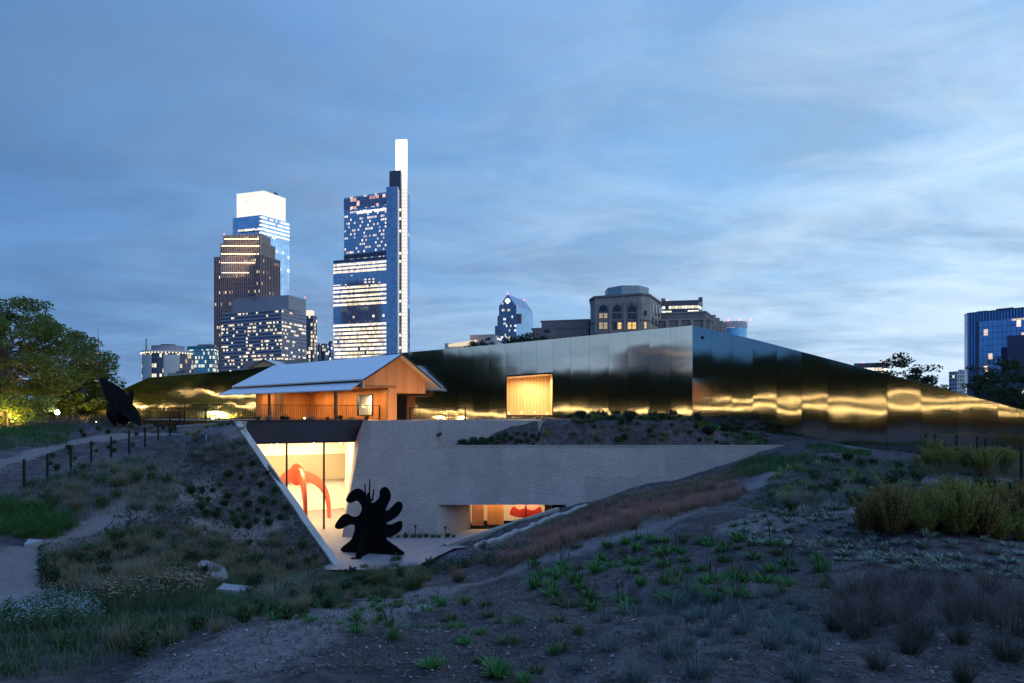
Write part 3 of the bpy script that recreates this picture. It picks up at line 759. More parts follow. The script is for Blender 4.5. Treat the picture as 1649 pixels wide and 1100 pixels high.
# solid core behind the cladding, with the recess left open
def core_seg(mb, p0, p1, n, z0, zt0, zt1, th=.5, gap=.03):
    a0, a1 = p0 - n * gap, p1 - n * gap; b0, b1 = p0 - n * (gap + th), p1 - n * (gap + th)
    mb.prism([tuple(a0), tuple(a1), tuple(b1), tuple(b0)], z0, 0, z1s=[zt0 - .01, zt1 - .01, zt1 - .01, zt0 - .01])
def cA(mb, a, b, z0, pyt=None):
    p0, p1 = onA(a), onA(b); core_seg(mb, p0, p1, nA, z0, zon(p0, interp(topA, a)) if pyt is None else zon(p0, pyt), zon(p1, interp(topA, b)) if pyt is None else zon(p1, pyt))
cA(core, 640, 814.8, -3.6); cA(core, 890.7, 1115.2, -3.6); cA(core, 814.8, 890.7, -3.6, 670)
p0, p1 = onA(814.8), onA(890.7)
core_seg(core, p0, p1, nA, zon(p0, 603) + .05, zon(p0, interp(topA, 814.8)), zon(p1, interp(topA, 890.7)))
for a, b in zip(pb[:-1], pb[1:]):
    q0, q1 = onB(a), onB(b); core_seg(core, q0, q1, nB, -6, zon(q0, interp(topB, a)), zon(q1, interp(topB, b)))
core.build('wall_core', M_black, mw)
kb_ = MB()
for a, b in zip(pb[:-1], pb[1:]):
    q0, q1 = onB(a), onB(b); n_ = nB
    z0_, z1_ = zon(q0, interp(botB, a)), zon(q1, interp(botB, b))
    kb_.prism([tuple(q0 + n_ * .34), tuple(q1 + n_ * .34), tuple(q1 + n_ * .03), tuple(q0 + n_ * .03)], 0, 0, z0s=[z0_ - .6, z1_ - .6, z1_ - .6, z0_ - .6], z1s=[z0_ + .02, z1_ + .02, z1_ + .02, z0_ + .02])
kb_.build('base_kerb', M_cope, mw)
# recessed lit window in facet A
zT0, zT1 = zon(p0, 606), zon(p1, 600.5); zB0, zB1 = zon(p0, 669.5), zon(p1, 669.5); dpt = -nA * 3.2
rw = MB()
A0, A1 = p0 + nA * .0, p1 + nA * .0; B0, B1 = p0 + dpt, p1 + dpt
rw.face([(A0.x, A0.y, zB0), (B0.x, B0.y, zB0), (B0.x, B0.y, zT0), (A0.x, A0.y, zT0)], [(0, 0), (3.2, 0), (3.2, 3.3), (0, 3.3)])
rw.build('recess_side', M_wood, mw)
rw = MB()
rw.face([(B0.x, B0.y, zB0), (B1.x, B1.y, zB1), (B1.x, B1.y, zT1), (B0.x, B0.y, zT0)], [(0, 0), (3.9, 0), (3.9, 3.4), (0, 3.4)])
rw.face([(B1.x, B1.y, zB1), (A1.x, A1.y, zB1), (A1.x, A1.y, zT1), (B1.x, B1.y, zT1)], [(0, 0), (3.2, 0), (3.2, 3.4), (0, 3.4)]); rw.build('recess_back', M_woodpale, mw)
rw = MB(); rw.face([(A0.x, A0.y, zT0), (A1.x, A1.y, zT1), (B1.x, B1.y, zT1), (B0.x, B0.y, zT0)]); rw.face([(A0.x, A0.y, zB0), (B0.x, B0.y, zB0), (B1.x, B1.y, zB1), (A1.x, A1.y, zB1)]); rw.build('recess_ceiling', M_white, mw)
rw = MB(); th = .06
pr_ = p0 + nA * .05; pq_ = p1 + nA * .05
for (x0, z0, x1, z1) in ((p0, zB0, p1, zB1), (p0, zT0, p1, zT1)):
    rw.prism([tuple(x0 + nA * .08), tuple(x1 + nA * .08), tuple(x1 - nA * .05), tuple(x0 - nA * .05)], 0, 0, z0s=[z0 - th, z1 - th, z1 - th, z0 - th], z1s=[z0 + th, z1 + th, z1 + th, z0 + th])
for x0, z0, z1, s in ((p0, zB0, zT0, 1), (p1, zB1, zT1, -1)):
    e = (p1 - p0).normalized() * .07 * s
    rw.prism([tuple(x0 + nA * .08), tuple(x0 + nA * .08 + e), tuple(x0 - nA * .05 + e), tuple(x0 - nA * .05)], z0 + th + .001, z1 - th - .001)
rw.build('window_frame', M_black, mw)
rw = MB(); e = (p1 - p0).normalized() * .1; rw.face([((p0 + e).x, (p0 + e).y, zB0 + th), ((p1 - e).x, (p1 - e).y, zB1 + th), ((p1 - e).x, (p1 - e).y, zT1 - th), ((p0 + e).x, (p0 + e).y, zT0 - th)]); rw.build('window_pane', M_glass, mw)
wc = (p0 + p1) / 2 - nA * 1.4
area('recess_light', (wc.x + .4, wc.y, zT0 - .12), 2.4, 330, (1.0, .72, .38), (0, 0, R(-13)), 1.6)
hl = MB(); q = P(1130.5, 543.5, 47.35); hl.ball((q.x, q.y, q.z), .11, 12, 8); hl.build('vent_cap', M_black, mw)

# left wing of the metal wall
lw = thing('metal_wall', 'low angular metal clad wall left of the pavilion tapering down to the ground', 'metal wall', (-28, 54, -1.0))
cpts = [(60, 61, 690), (132, 60.2, 657), (206, 58.6, 623), (239, 58, 608), (275, 57.3, 605.3), (310, 56.6, 602.5), (345, 55.9, 599.8), (380, 55.2, 597), (412, 54.6, 593.5), (446, 54, 589.5)]
core = MB()
for (a, Ya, ya), (b, Yb, yb) in zip(cpts[:-1], cpts[1:]):
    q0, q1 = Vector(XY(a, Ya)), Vector(XY(b, Yb)); d = (q1 - q0).normalized(); n = Vector((d.y, -d.x)); n = n if n.y < 0 else -n
    m_ = MB(); wavy_panel(m_, q0 + d * .006, q1 - d * .006, (-1.9, -1.9), ZZ(ya, Ya), ZZ(yb, Yb), n, prs, tilt=.003, amp=.005); m_.build('panel', M_steel, lw)
    core_seg(core, q0, q1, n, -3.6, ZZ(ya, Ya), ZZ(yb, Yb))
q0, q1 = Vector(XY(446, 54)), onA(655); d = (q1 - q0).normalized(); n = Vector((d.y, -d.x)); n = n if n.y < 0 else -n
m_ = MB(); wavy_panel(m_, q0 + d * .006, q1 - d * .006, (-1.4, -1.4), ZZ(589.5, 54), zon(q1, 567.6), n, prs, nu=30); m_.build('panel', M_steel, lw)
core.build('wall_core', M_black, lw)

# ------------------------------------------------------------------ wooden pavilion
O_ = Vector((-7.43, 42.0)); AA = Vector((-.78, .628)).normalized(); BB = Vector((-.628, -.78)).normalized()
def pv(s, t, z): q = O_ + AA * s + BB * t; return (q.x, q.y, z)
RZ, SL = 4.13, .582
def rz_(t): return RZ - SL * abs(t)
pav = thing('wooden_pavilion', 'wood lined gabled pavilion with pale metal roof and glowing porch behind the railing', 'pavilion', (-13, 46, PLAZA))
def slab(mb, quad, th, m=0, uv=None):
    up = [Vector(p) for p in quad]; dn = [p - Vector((0, 0, th)) for p in up]
    mb.face(up, uv); mb.face(dn[::-1])
    for i in range(4):
        j = (i + 1) % 4; mb.face([dn[i], dn[j], up[j], up[i]])
r = MB()
slab(r, [pv(0, 0, RZ), pv(0, 3.15, rz_(3.15)), pv(17.0, 3.15, rz_(3.15)), pv(16.2, 0, RZ)][::-1], .10, uv=[(0, 0), (0, 3.6), (17, 3.6), (16.2, 0)][::-1])
r.build('front_roof', M_roof, pav)
r = MB(); slab(r, [pv(.55, 3.0, rz_(3.0) - .26), pv(.35, 4.0, rz_(4.0) - .20), pv(17.6, 4.0, rz_(4.0) - .20), pv(17.2, 3.0, rz_(3.0) - .26)][::-1], .07, uv=[(0, 0), (0, 1), (17, 1), (17, 0)][::-1]); r.build('lower_eave', M_roof, pav)
r = MB(); slab(r, [pv(.02, 0, RZ - .003), pv(16.2, 0, RZ - .003), pv(16.2, -3.7, rz_(3.7)), pv(.02, -3.7, rz_(3.7))], .10, uv=[(0, 0), (16, 0), (16, 3.6), (0, 3.6)]); r.build('rear_roof', M_roof, pav)
r = MB(); r.tube([pv(-.02, -3.72, rz_(3.72) - .05), pv(-.02, 0, RZ - .04), pv(-.02, 3.17, rz_(3.17) - .05)], .055, 6); r.build('verge_trim', M_black, pav)
def wq(mb, pts, flip=False):
    us = []
    for p in pts: us.append((Vector((p[0] - pts[0][0], p[1] - pts[0][1])).length, p[2]))
    mb.face(pts, us)
g = MB(); S0 = .55
zc_ = 1.80
wq(g, [pv(S0, 2.85, zc_), pv(S0, .75, zc_), pv(S0, .75, rz_(.75) - .1), pv(S0, 2.85, rz_(2.85) - .1)][::-1])
wq(g, [pv(S0, .75, PLAZA), pv(S0, 0, PLAZA), pv(S0, 0, RZ - .12), pv(S0, .75, rz_(.75) - .1)][::-1])
wq(g, [pv(S0 + .02, .75, PLAZA), pv(S0 + .35, .75, PLAZA), pv(S0 + .35, .75, zc_), pv(S0 + .02, .75, zc_)])
g.build('gable_wall', M_wood, pav)
g = MB(); wq(g, [pv(S0, 0, 1.50), pv(S0, -2.65, 1.50), pv(S0, -2.65, rz_(2.65) - .1), pv(S0, 0, RZ - .12)][::-1])
g.face([pv(S0, -2.65, 1.5), pv(S0, 0, 1.5), pv(15, 0, 1.5), pv(15, -2.65, 1.5)]); wq(g, [pv(S0, -2.65, 1.5), pv(15, -2.65, 1.5), pv(15, -2.65, rz_(2.65) - .1), pv(S0, -2.65, rz_(2.65) - .1)])
g.build('hanging_gable_box', M_wood, pav)
g = MB(); g.prism([pv(.35, 2.86, 0)[:2], pv(.75, 2.86, 0)[:2], pv(.75, 3.0, 0)[:2], pv(.35, 3.0, 0)[:2]][::-1], 1.74, 2.32); g.build('eave_bracket', M_cope, pav)
b_ = MB(); S1, S2, ZW0, ZW1 = 3.06, 4.82, -.06, 1.46
tb = .03
for (sa, sb_, za, zb_) in ((S0, S1, PLAZA, RZ - .2), (S2, 11.0, PLAZA, RZ - .2), (S1, S2, PLAZA, ZW0), (S1, S2, ZW1, RZ - .2)): wq(b_, [pv(sb_, tb, za), pv(sa, tb, za), pv(sa, tb, zb_), pv(sb_, tb, zb_)])
wq(b_, [pv(11, 2.2, PLAZA), pv(11, tb, PLAZA), pv(11, tb, 2.6), pv(11, 2.2, 2.6)]); wq(b_, [pv(15, 2.2, PLAZA), pv(11, 2.2, PLAZA), pv(11, 2.2, 2.6), pv(15, 2.2, 2.6)])
b_.build('porch_wall', M_wood, pav)
b_ = MB(); b_.face([pv(.4, .03, 1.86), pv(15, .03, 1.86), pv(15, 3.3, 1.80), pv(.4, 3.3, 1.80)]); b_.build('porch_ceiling', M_wood, pav)
wdw = MB()
for (sa, sb_, za, zb_) in ((S1, S1 + .06, ZW0, ZW1), (S2 - .06, S2, ZW0, ZW1), (S1 + .06, S2 - .06, ZW0, ZW0 + .06), (S1 + .06, S2 - .06, ZW1 - .06, ZW1)):
    wdw.prism([pv(sa, tb - .12, 0)[:2], pv(sb_, tb - .12, 0)[:2], pv(sb_, tb + .05, 0)[:2], pv(sa, tb + .05, 0)[:2]], za, zb_)
wf = wdw.build('window', M_black, pav)
b_ = MB(); b_.face([pv(S2, tb - .05, ZW0), pv(S1, tb - .05, ZW0), pv(S1, tb - .05, ZW1), pv(S2, tb - .05, ZW1)]); b_.build('pane', M_glass, wf, origin=pav['_o'])
b_ = MB(); b_.face([pv(6, -.95, PLAZA), pv(2.6, -.95, PLAZA), pv(2.6, -.95, 2.4), pv(6, -.95, 2.4)]); b_.face([pv(5.8, -.05, PLAZA), pv(6, -.95, PLAZA), pv(6, -.95, 2.4), pv(5.8, -.05, 2.4)])
b_.face([pv(2.6, -.95, PLAZA), pv(2.7, -.05, PLAZA), pv(2.7, -.05, 2.4), pv(2.6, -.95, 2.4)]); b_.build('interior_wall', M_white, pav)
b_ = MB(); b_.face([pv(2.6, -.95, 1.48), pv(6, -.95, 1.48), pv(6, -.05, 1.48), pv(2.6, -.05, 1.48)]); b_.build('interior_ceiling', M_white, pav)
b_ = MB(); b_.box(Vector(pv(12.55, 2.215, .65)), (.9, .03, 2.0), math.atan2(AA.y, AA.x)); b_.build('door', M_wood, pav)
for s in (2.95, 11.25):
    c = Vector(pv(s, 3.2, 0)); b_ = MB(); b_.box((c.x, c.y, (PLAZA + 1.80) / 2), (.16, .16, 1.795 - PLAZA), math.atan2(AA.y, AA.x)); b_.build('column', M_black, pav)
for s in (2.2, 5.2, 8.4): c = Vector(pv(s, 1.5, 1.74)); area('porch_light', c, 1.6, 130, (1.0, .56, .20), (0, 0, math.atan2(AA.y, AA.x)), .5)
c = Vector(pv(13.2, 3.0, 1.70)); area('porch_light', c, 1.6, 60, (1.0, .56, .20), (0, 0, math.atan2(AA.y, AA.x)), .4)
c = Vector(pv(4, -.5, 1.44)); area('pavilion_room_light', c, .7, 110, (1.0, .85, .6), (0, 0, math.atan2(AA.y, AA.x)))
c2 = Vector(pv(-2.6, -2.2, -.30)); area('gable_uplight', c2, .5, 120, (1.0, .52, .18), (Vector(pv(.5, -1.2, 2.4)) - c2).to_track_quat('-Z', 'Y').to_euler(), .3)
c = Vector(pv(-2.2, .3, -.30)); area('gable_uplight', c, .5, 120, (1.0, .52, .18), (Vector(pv(.5, .3, 2.2)) - c).to_track_quat('-Z', 'Y').to_euler(), .3)

# railings: every baluster is a part
def railing(name, label, a, b, zt, zb, step=.13, post_every=14, ends=True, single=False):
    t = thing(name, label, 'railing', (a.x, a.y, zb)); d = (b - a); L = d.length; d = d.normalized(); an = math.atan2(d.y, d.x); n = int(L / step)
    m_ = MB(); m_.box(((a.x + b.x) / 2, (a.y + b.y) / 2, zt), (L, .05, .04), an); m_.build('top_rail', M_black, t)
    m_ = MB(); m_.box(((a.x + b.x) / 2, (a.y + b.y) / 2, zb + .1), (L, .03, .03), an); m_.build('bottom_rail', M_black, t)
    proto = None
    for i in range(1, n):
        q = a + d * (i * step)
        if i % post_every == 0: continue
        if proto is None:
            pm = MB(); pm.box((q.x, q.y, (zt + zb) / 2 + .03), (.02, .02, zt - zb - .18)); proto = pm.build('baluster', M_black, t); pq = q
        else:
            c = proto.copy(); COL.objects.link(c); c.parent = t; c.location = (q.x - pq.x, q.y - pq.y, 0)
    for q in (a, b): m_ = MB(); m_.box((q.x, q.y, (zt + zb) / 2), (.09, .05, zt - zb + .05), an); m_.build('post', M_black, t)
    for i in range(post_every, n - 3, post_every): q = a + d * (i * step); m_ = MB(); m_.box((q.x, q.y, (zt + zb) / 2), (.04, .04, zt - zb), an); m_.build('post', M_black, t)
    return t
railing('railing', 'long black metal railing in front of the glowing wooden porch', Vector((-20.4, 38.7)), Vector((-9.2, 43.1)), .64, PLAZA, step=.14)
railing('railing', 'farther black railing left of the porch by the low metal wall', Vector((-29.5, 46.6)), Vector((-21.2, 43.0)), .46, -.62, step=.16)
railing('railing', 'short black railing right of the pavilion against the mirror wall', Vector((-7.3, 44.5)), Vector((-3.3, 44.0)), .52, PLAZA, step=.2)
# ------------------------------------------------------------------ skyline
GZ0 = -3.62
def fp(L, C_, R_, D, dl, dr):
    l, c, r = XY(L, D + dl), XY(C_, D), XY(R_, D + dr)
    return [l, c, r, (l[0] + r[0] - c[0], l[1] + r[1] - c[1])]
def offs(poly, o):
    cxx = sum(p[0] for p in poly) / len(poly); cyy = sum(p[1] for p in poly) / len(poly)
    res = []
    for x, y in poly:
        d = math.hypot(x - cxx, y - cyy); k = 1 + o / d * 1.3; res.append((cxx + (x - cxx) * k, cyy + (y - cyy) * k))
    return res
def bldg(name, label, poly, cat='building', group=None):
    t = thing(name, label, cat, (sum(p[0] for p in poly) / len(poly), sum(p[1] for p in poly) / len(poly), GZ0), group); return t
def blk(t, name, poly, z0, z1, mat, **k):
    m_ = MB(); m_.prism(poly, z0, z1, **k); return m_.build(name, mat, t)
def rows(t, poly, z0, z1, n, frac, mat, o=.3, name='window_row', skip=()):
    fh = (z1 - z0) / n
    for i in range(n):
        if i in skip: continue
        a = z0 + fh * (i + (1 - frac) / 2)
        m_ = MB(); m_.prism(offs(poly, o), a, a + fh * frac); m_.build(name, mat, t)
def red_light(t, p, r):
    m_ = MB(); m_.ball(p, r, 8, 5); m_.build('warning_light', M_warn, t)
M_warn = mat_emit('warning_red', (1.0, .12, .16), 6, False)
def hz(py, D): return (668 - py) / 1000 * D
M_blueg = (.20, .36, .62)
M_grey = mat_plain('grey_cladding', (.36, .33, .37), .6, metal=.2, var=.1, scale=.03)
M_brown = mat_plain('brown_granite', (.36, .26, .27), .5, metal=.15, var=.15, scale=.05)
M_stone = mat_plain('limestone', (.36, .295, .265), .85, var=.22, scale=.28)
M_stone2 = mat_plain('dark_limestone', (.24, .20, .20), .85, var=.22, scale=.25)
M_darkcl = mat_plain('dark_cladding', (.10, .10, .125), .4, metal=.4, var=.15, scale=.05)
M_pale = mat_plain('pale_cladding', (.52, .52, .52), .7, var=.1, scale=.08)
WARM = ((1.0, .70, .36), (1.0, .88, .66)); COOL = ((1.0, .80, .52), (1.0, .94, .86))

# tall glass tower with a glowing white crown
p = fp(375, 421, 466, 830, 14, 34)
t = bldg('glass_tower', 'tall pale blue glass skyscraper with a glowing white box crown', p)
zt = hz(346, 830)
blk(t, 'tower_shaft', p, GZ0, zt, mat_windows('pale_glass', (.50, .68, .90), .85, .12, cell=4.5, fh=4.6, prob=.20, cols=COOL, strength=1.1, mull=.05, rowbias=.75, blk=5, seed=1, spcol=(.32, .45, .62)))
pc = fp(381, 425, 460, 832, 13, 30)
def mat_crown():
    m, tt = newmat('crown_light'); uv = tt.n('ShaderNodeSeparateXYZ', {0: tt.n('ShaderNodeUVMap').outputs[0]})
    fu = tt.math('FRACT', tt.math('DIVIDE', uv.outputs[0], 3.0)); fv = tt.math('FRACT', tt.math('DIVIDE', uv.outputs[1], 4.6))
    g = tt.math('MULTIPLY', tt.math('GREATER_THAN', fu, .10), tt.math('GREATER_THAN', fv, .10))
    nz = tt.noise(.06, 4, .6, tt.n('ShaderNodeUVMap').outputs[0])
    s = tt.math('MULTIPLY', tt.math('MULTIPLY_ADD', g, .50, .62), tt.math('MULTIPLY_ADD', nz, .9, .66))
    e = tt.n('ShaderNodeEmission', {'Color': (1.0, .965, .86), 'Strength': s}); out(tt, e); m.cycles.emission_sampling = 'NONE'; return m
blk(t, 'lit_crown', pc, zt + .02, hz(307, 832), mat_crown())
Mrow = mat_windows('lit_rows', (.35, .5, .7), .8, .15, cell=3.0, fh=4.6, prob=.85, cols=COOL, strength=2.2, mull=.12, rowbias=.3, seed=2)
pr2 = fp(418, 420.8, 465.9, 829.5, 1, 34)
for k in range(5): blk(t, 'window_row', offs(pr2, .25), zt - 4.5 - k * 5.2, zt - 2.0 - k * 5.2, Mrow)
for k in (2.6, 4.4): blk(t, 'window_row', offs(fp(383, 416, 418, 829, 10, 2), .2), zt - 7 - k * 5.2, zt - 4.0 - k * 5.2, mat_windows('lit_rows_left_%d' % int(k), (.35, .5, .7), .8, .15, cell=4, fh=4.6, prob=.8, cols=((.95, .9, .45), (1, .95, .8)), strength=1.6, seed=4))
m_ = MB(); m_.box((XY(444, 850)[0], 850, hz(307, 832) + 1.5), (4, 4, 3.2)); m_.build('rooftop_unit', M_darkcl, t)

# stepped brown tower, floodlight on its piers partly put into their colour
t = bldg('stepped_tower', 'stepped dark brown granite skyscraper with warm floodlit piers near its top', fp(346, 420, 450, 620, 9, 24))
Mbw = mat_windows('brown_windows', (.15, .12, .15), .5, .2, cell=1.9, fh=3.9, prob=.27, cols=WARM, strength=1.9, mull=.32, spandrel=.34, spcol=(.36, .26, .27), rowbias=.62, blk=4, seed=5)
tiers = [(346, 450, 620, GZ0, hz(411, 620)), (356, 441.5, 621.5, hz(411, 620), hz(390, 621.5)), (361, 434, 623, hz(390, 621.5), hz(377, 623))]
M_flood = mat_emit('flood_strip', (1.0, .66, .36), 7.5)
M_pier = mat_plain('painted_lit_piers', (.52, .42, .36), .7)  # paler than the granite: floodlight glow put into the pier colour
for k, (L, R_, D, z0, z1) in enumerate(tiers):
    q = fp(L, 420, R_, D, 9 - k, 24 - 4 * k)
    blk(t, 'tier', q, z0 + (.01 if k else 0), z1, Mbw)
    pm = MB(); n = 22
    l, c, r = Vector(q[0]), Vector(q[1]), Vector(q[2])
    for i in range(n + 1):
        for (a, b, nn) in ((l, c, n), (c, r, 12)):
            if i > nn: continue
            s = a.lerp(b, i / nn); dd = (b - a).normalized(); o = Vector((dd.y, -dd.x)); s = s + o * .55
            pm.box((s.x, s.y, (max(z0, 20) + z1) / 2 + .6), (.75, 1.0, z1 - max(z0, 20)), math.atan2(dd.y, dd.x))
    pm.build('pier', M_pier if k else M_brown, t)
def fl_strip(L, R_, y, D):
    m_ = MB(); a, b = Vector(XY(L, D)), Vector(XY(R_, D)); m_.box(((a.x + b.x) / 2, (a.y + b.y) / 2 - 2.2, hz(y, D)), ((b - a).length, .5, .28)); m_.build('floodlight', M_flood, t)
for L, R_, y in ((363, 418, 386), (358, 419, 397), (358, 418, 410), (358, 412, 424), (359, 402, 440)): fl_strip(L, R_, y, 622)
pm = MB(); l, c = Vector(fp(357, 420, 441, 619, 8, 20)[0]), Vector(fp(357, 420, 441, 619, 8, 20)[1])  # extra piers in the paler lit colour, shaped to the floodlit zone
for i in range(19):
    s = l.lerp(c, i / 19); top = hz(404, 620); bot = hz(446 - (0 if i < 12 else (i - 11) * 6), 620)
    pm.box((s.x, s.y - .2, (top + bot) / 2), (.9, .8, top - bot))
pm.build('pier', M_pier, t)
red_light(t, P(361, 377, 620), .6)

# dark grey office block with ribbon windows
p = fp(357, 453, 492.5, 480, 22, 26)
t = bldg('office_block', 'wide dark grey office block with ribbon windows in front of the brown tower', p)
zt = hz(496, 480); blk(t, 'block_body', p, GZ0, zt, M_grey)
Mrib = mat_windows('ribbon_windows', (.10, .11, .17), .6, .12, cell=1.7, fh=2.83, prob=.35, cols=((1.0, .74, .38), (1.0, .90, .66)), strength=1.7, mull=.07, rowbias=.6, blk=4, seed=9)
rows(t, p, hz(598, 480), zt - 1.0, 17, .46, Mrib, o=-.0 + .12)
pu = fp(376, 464.7, 492.4, 486, 18, 20); blk(t, 'roof_parapet', pu, zt + .01, hz(475, 486), M_grey)
for a, b in ((395, 400),): 
    m_ = MB(); m_.box((XY(405, 492)[0], 495, hz(474, 492) + .4), (6, 4, 1.6)); m_.build('rooftop_unit', M_darkcl, t)
red_light(t, P(491, 479, 492), .4)

# slim tower right of the office block
p = fp(493, 504, 510.5, 560, 3, 6); t = bldg('slim_tower', 'slim grey apartment tower with white lit top right of the office block', p)
Mslim = mat_windows('slim_windows', (.08, .09, .12), .5, .2, cell=2.4, fh=3.6, prob=.36, cols=WARM, strength=1.6, mull=.2, spandrel=.3, spcol=(.16, .16, .18), rowbias=.2, seed=13)
blk(t, 'tower_shaft', p, GZ0, hz(508, 560), Mslim); blk(t, 'lit_crown', fp(493, 499.5, 506, 561, 2, 5), hz(508, 560) + .01, hz(499, 560), mat_emit('white_crown', (1, .93, .75), 1.0, False))
for L, R_, y, D, lab, cc in ((511, 517, 555, 600, 'narrow dark office building right of the slim tower', (.08, .09, .12)), (516, 529, 556, 640, 'low dark blue office building left of the white spire tower', (.06, .10, .18)), (528, 538, 552, 660, 'small blue glass building against the white spire tower', (.12, .22, .38))):
    p = fp(L, (L + R_) / 2, R_, D, 3, 5); t = bldg('small_office', lab, p); blk(t, 'block_body', p, GZ0, hz(y, D), mat_windows('small_office_%d' % L, cc, .6, .2, cell=2.5, fh=3.8, prob=.34, cols=COOL, strength=1.3, spandrel=.3, seed=L))
    blk(t, 'rooftop_unit', fp(L + 1.5, (L + R_) / 2, R_ - 1.5, D + 1, 2, 4), hz(y, D) + .01, hz(y - 3, D), M_darkcl)

# white spire tower
p = fp(537, 622, 640, 715, 20, 30)
t = bldg('spire_tower', 'tall blue glass tower with a glowing white spire blade on its right side', p)
zt = hz(413, 715)
blk(t, 'front_block', p, GZ0, zt - 3, mat_windows('front_block_glass', (.38, .48, .64), .85, .1, cell=3, fh=4.4, prob=.07, cols=COOL, strength=1.0, mull=.06, spcol=(.10, .16, .26), rowbias=.6, seed=15))
Mon = mat_windows('office_lit', (.22, .34, .52), .8, .12, cell=2.6, fh=4.65, prob=.93, cols=((1.0, .74, .40), (1.0, .90, .66)), strength=1.9, mull=.10, rowbias=.15, seed=16)
Moff = mat_windows('office_dark', (.38, .48, .64), .85, .1, cell=2.6, fh=4.65, prob=.26, cols=COOL, strength=1.6, mull=.06, spcol=(.10, .16, .26), rowbias=.6, blk=7, seed=17)
lit_y = [(421, 1), (427, 1), (433, 1), (441, 0), (447, 0), (453, 0), (459, 1), (465.5, 1), (473, 1), (480, 1), (487, 1), (495, 0), (501, 0), (508, 0), (514, 0), (521, .5), (528, 1), (534.5, 1), (541, 1), (547.5, 1), (554, 1), (560.5, .5), (567, 1), (573, 1), (580, 0)]
for y, on in lit_y:
    z = hz(y, 715); blk(t, 'window_row', offs(p, .3), z - 1.35, z + 1.35, Mon if on == 1 else (Moff if on == 0 else Mrow))
pk = MB(); pk.prism(offs(fp(537, 622, 639, 715, 20, 28), .1), zt - 3 + .02, zt); pk.build('parapet', M_darkcl, t)
br = MB()      # zig-zag brace on the narrow side
for k in range(6):
    ya, yb = 440 + k * 28, 454 + k * 28
    for (xa, a), (xb, b) in (((624, yb), (637, ya)), ((637, ya + 28), (624, yb))):
        A_, B_ = P(xa, a, 717), P(xb, b, 727); A_.y -= 4; B_.y -= 4; br.tube([A_, B_], .55, 5)
br.build('zigzag_brace', M_pale, t)
p2 = fp(554, 623, 642, 735, 21, 24); zt2 = hz(309, 735)
blk(t, 'upper_block', p2, zt - 3, zt2, mat_windows('upper_glass', (.40, .52, .68), .85, .1, cell=2.7, fh=4.4, prob=.40, cols=((1.0, .74, .46), (1.0, .88, .68)), strength=1.3, mull=.28, spandrel=.42, spcol=(.34, .46, .62), rowbias=.35, blk=5, seed=21, spmetal=.8))
blk(t, 'mechanical_band', offs(p2, .15), hz(411, 735), hz(404, 735), M_darkcl)
blk(t, 'window_row', offs(fp(575, 623, 640, 735, 14, 24), .35), hz(339, 735), hz(334.5, 735), Mrow)
blk(t, 'roof_lounge', offs(p2, .25), hz(329, 735), zt2 - 2, mat_windows('lounge', (.24, .26, .36), .5, .1, cell=4.5, fh=6, prob=.34, cols=((1.0, .45, .28), (1.0, .78, .6)), strength=1.3, mull=.12, rowbias=.2, seed=23))
blk(t, 'glass_shaft', fp(622, 640.5, 643, 712, 2, 14), GZ0, hz(300, 712), mat_windows('shaft_glass', (.20, .33, .52), .8, .14, cell=2.6, fh=4.4, prob=.0, mull=.05, seed=24, spcol=(.16, .27, .42)))
ps = fp(627, 645.5, 648, 745, 3, 12); blk(t, 'dark_core', ps, GZ0, hz(274, 745), M_darkcl)
pb_ = fp(637, 655, 656, 752, 2, 6)
def mat_blade():
    m, tt = newmat('blade_light'); uv = tt.n('ShaderNodeSeparateXYZ', {0: tt.n('ShaderNodeUVMap').outputs[0]})
    v = uv.outputs[1]; fv = tt.math('FRACT', tt.math('DIVIDE', v, 4.4)); g = tt.math('GREATER_THAN', fv, .22)
    hi = tt.ramp(tt.math('DIVIDE', v, 340.0), [(.80, (0, 0, 0)), (.88, (1, 1, 1))])
    s = tt.math('ADD', tt.math('MULTIPLY_ADD', g, .34, .72), tt.math('MULTIPLY', hi, .9))
    e = tt.n('ShaderNodeEmission', {'Color': (1.0, .955, .90), 'Strength': s}); out(tt, e); m.cycles.emission_sampling = 'NONE'; return m
blk(t, 'spire_blade', pb_, GZ0, hz(224, 752), mat_blade())
pg = fp(654.5, 657, 660, 765, 1, 5); blk(t, 'rear_slab', pg, GZ0, hz(313, 765), mat_windows('rear_glass', (.22, .42, .72), .8, .12, cell=2, fh=4.4, prob=.12, cols=COOL, strength=1.0, seed=26))
Mdot = mat_emit('side_window_light', (1, .82, .55), 2.0, False)
for k, y in enumerate((338, 352, 372, 408, 421, 470, 485, 506, 540, 560)):
    m_ = MB(); q = P(644.5, y, 708); m_.box((q.x, q.y, q.z), (1.9, .5, 2.6)); m_.build('lit_window', Mdot, t)

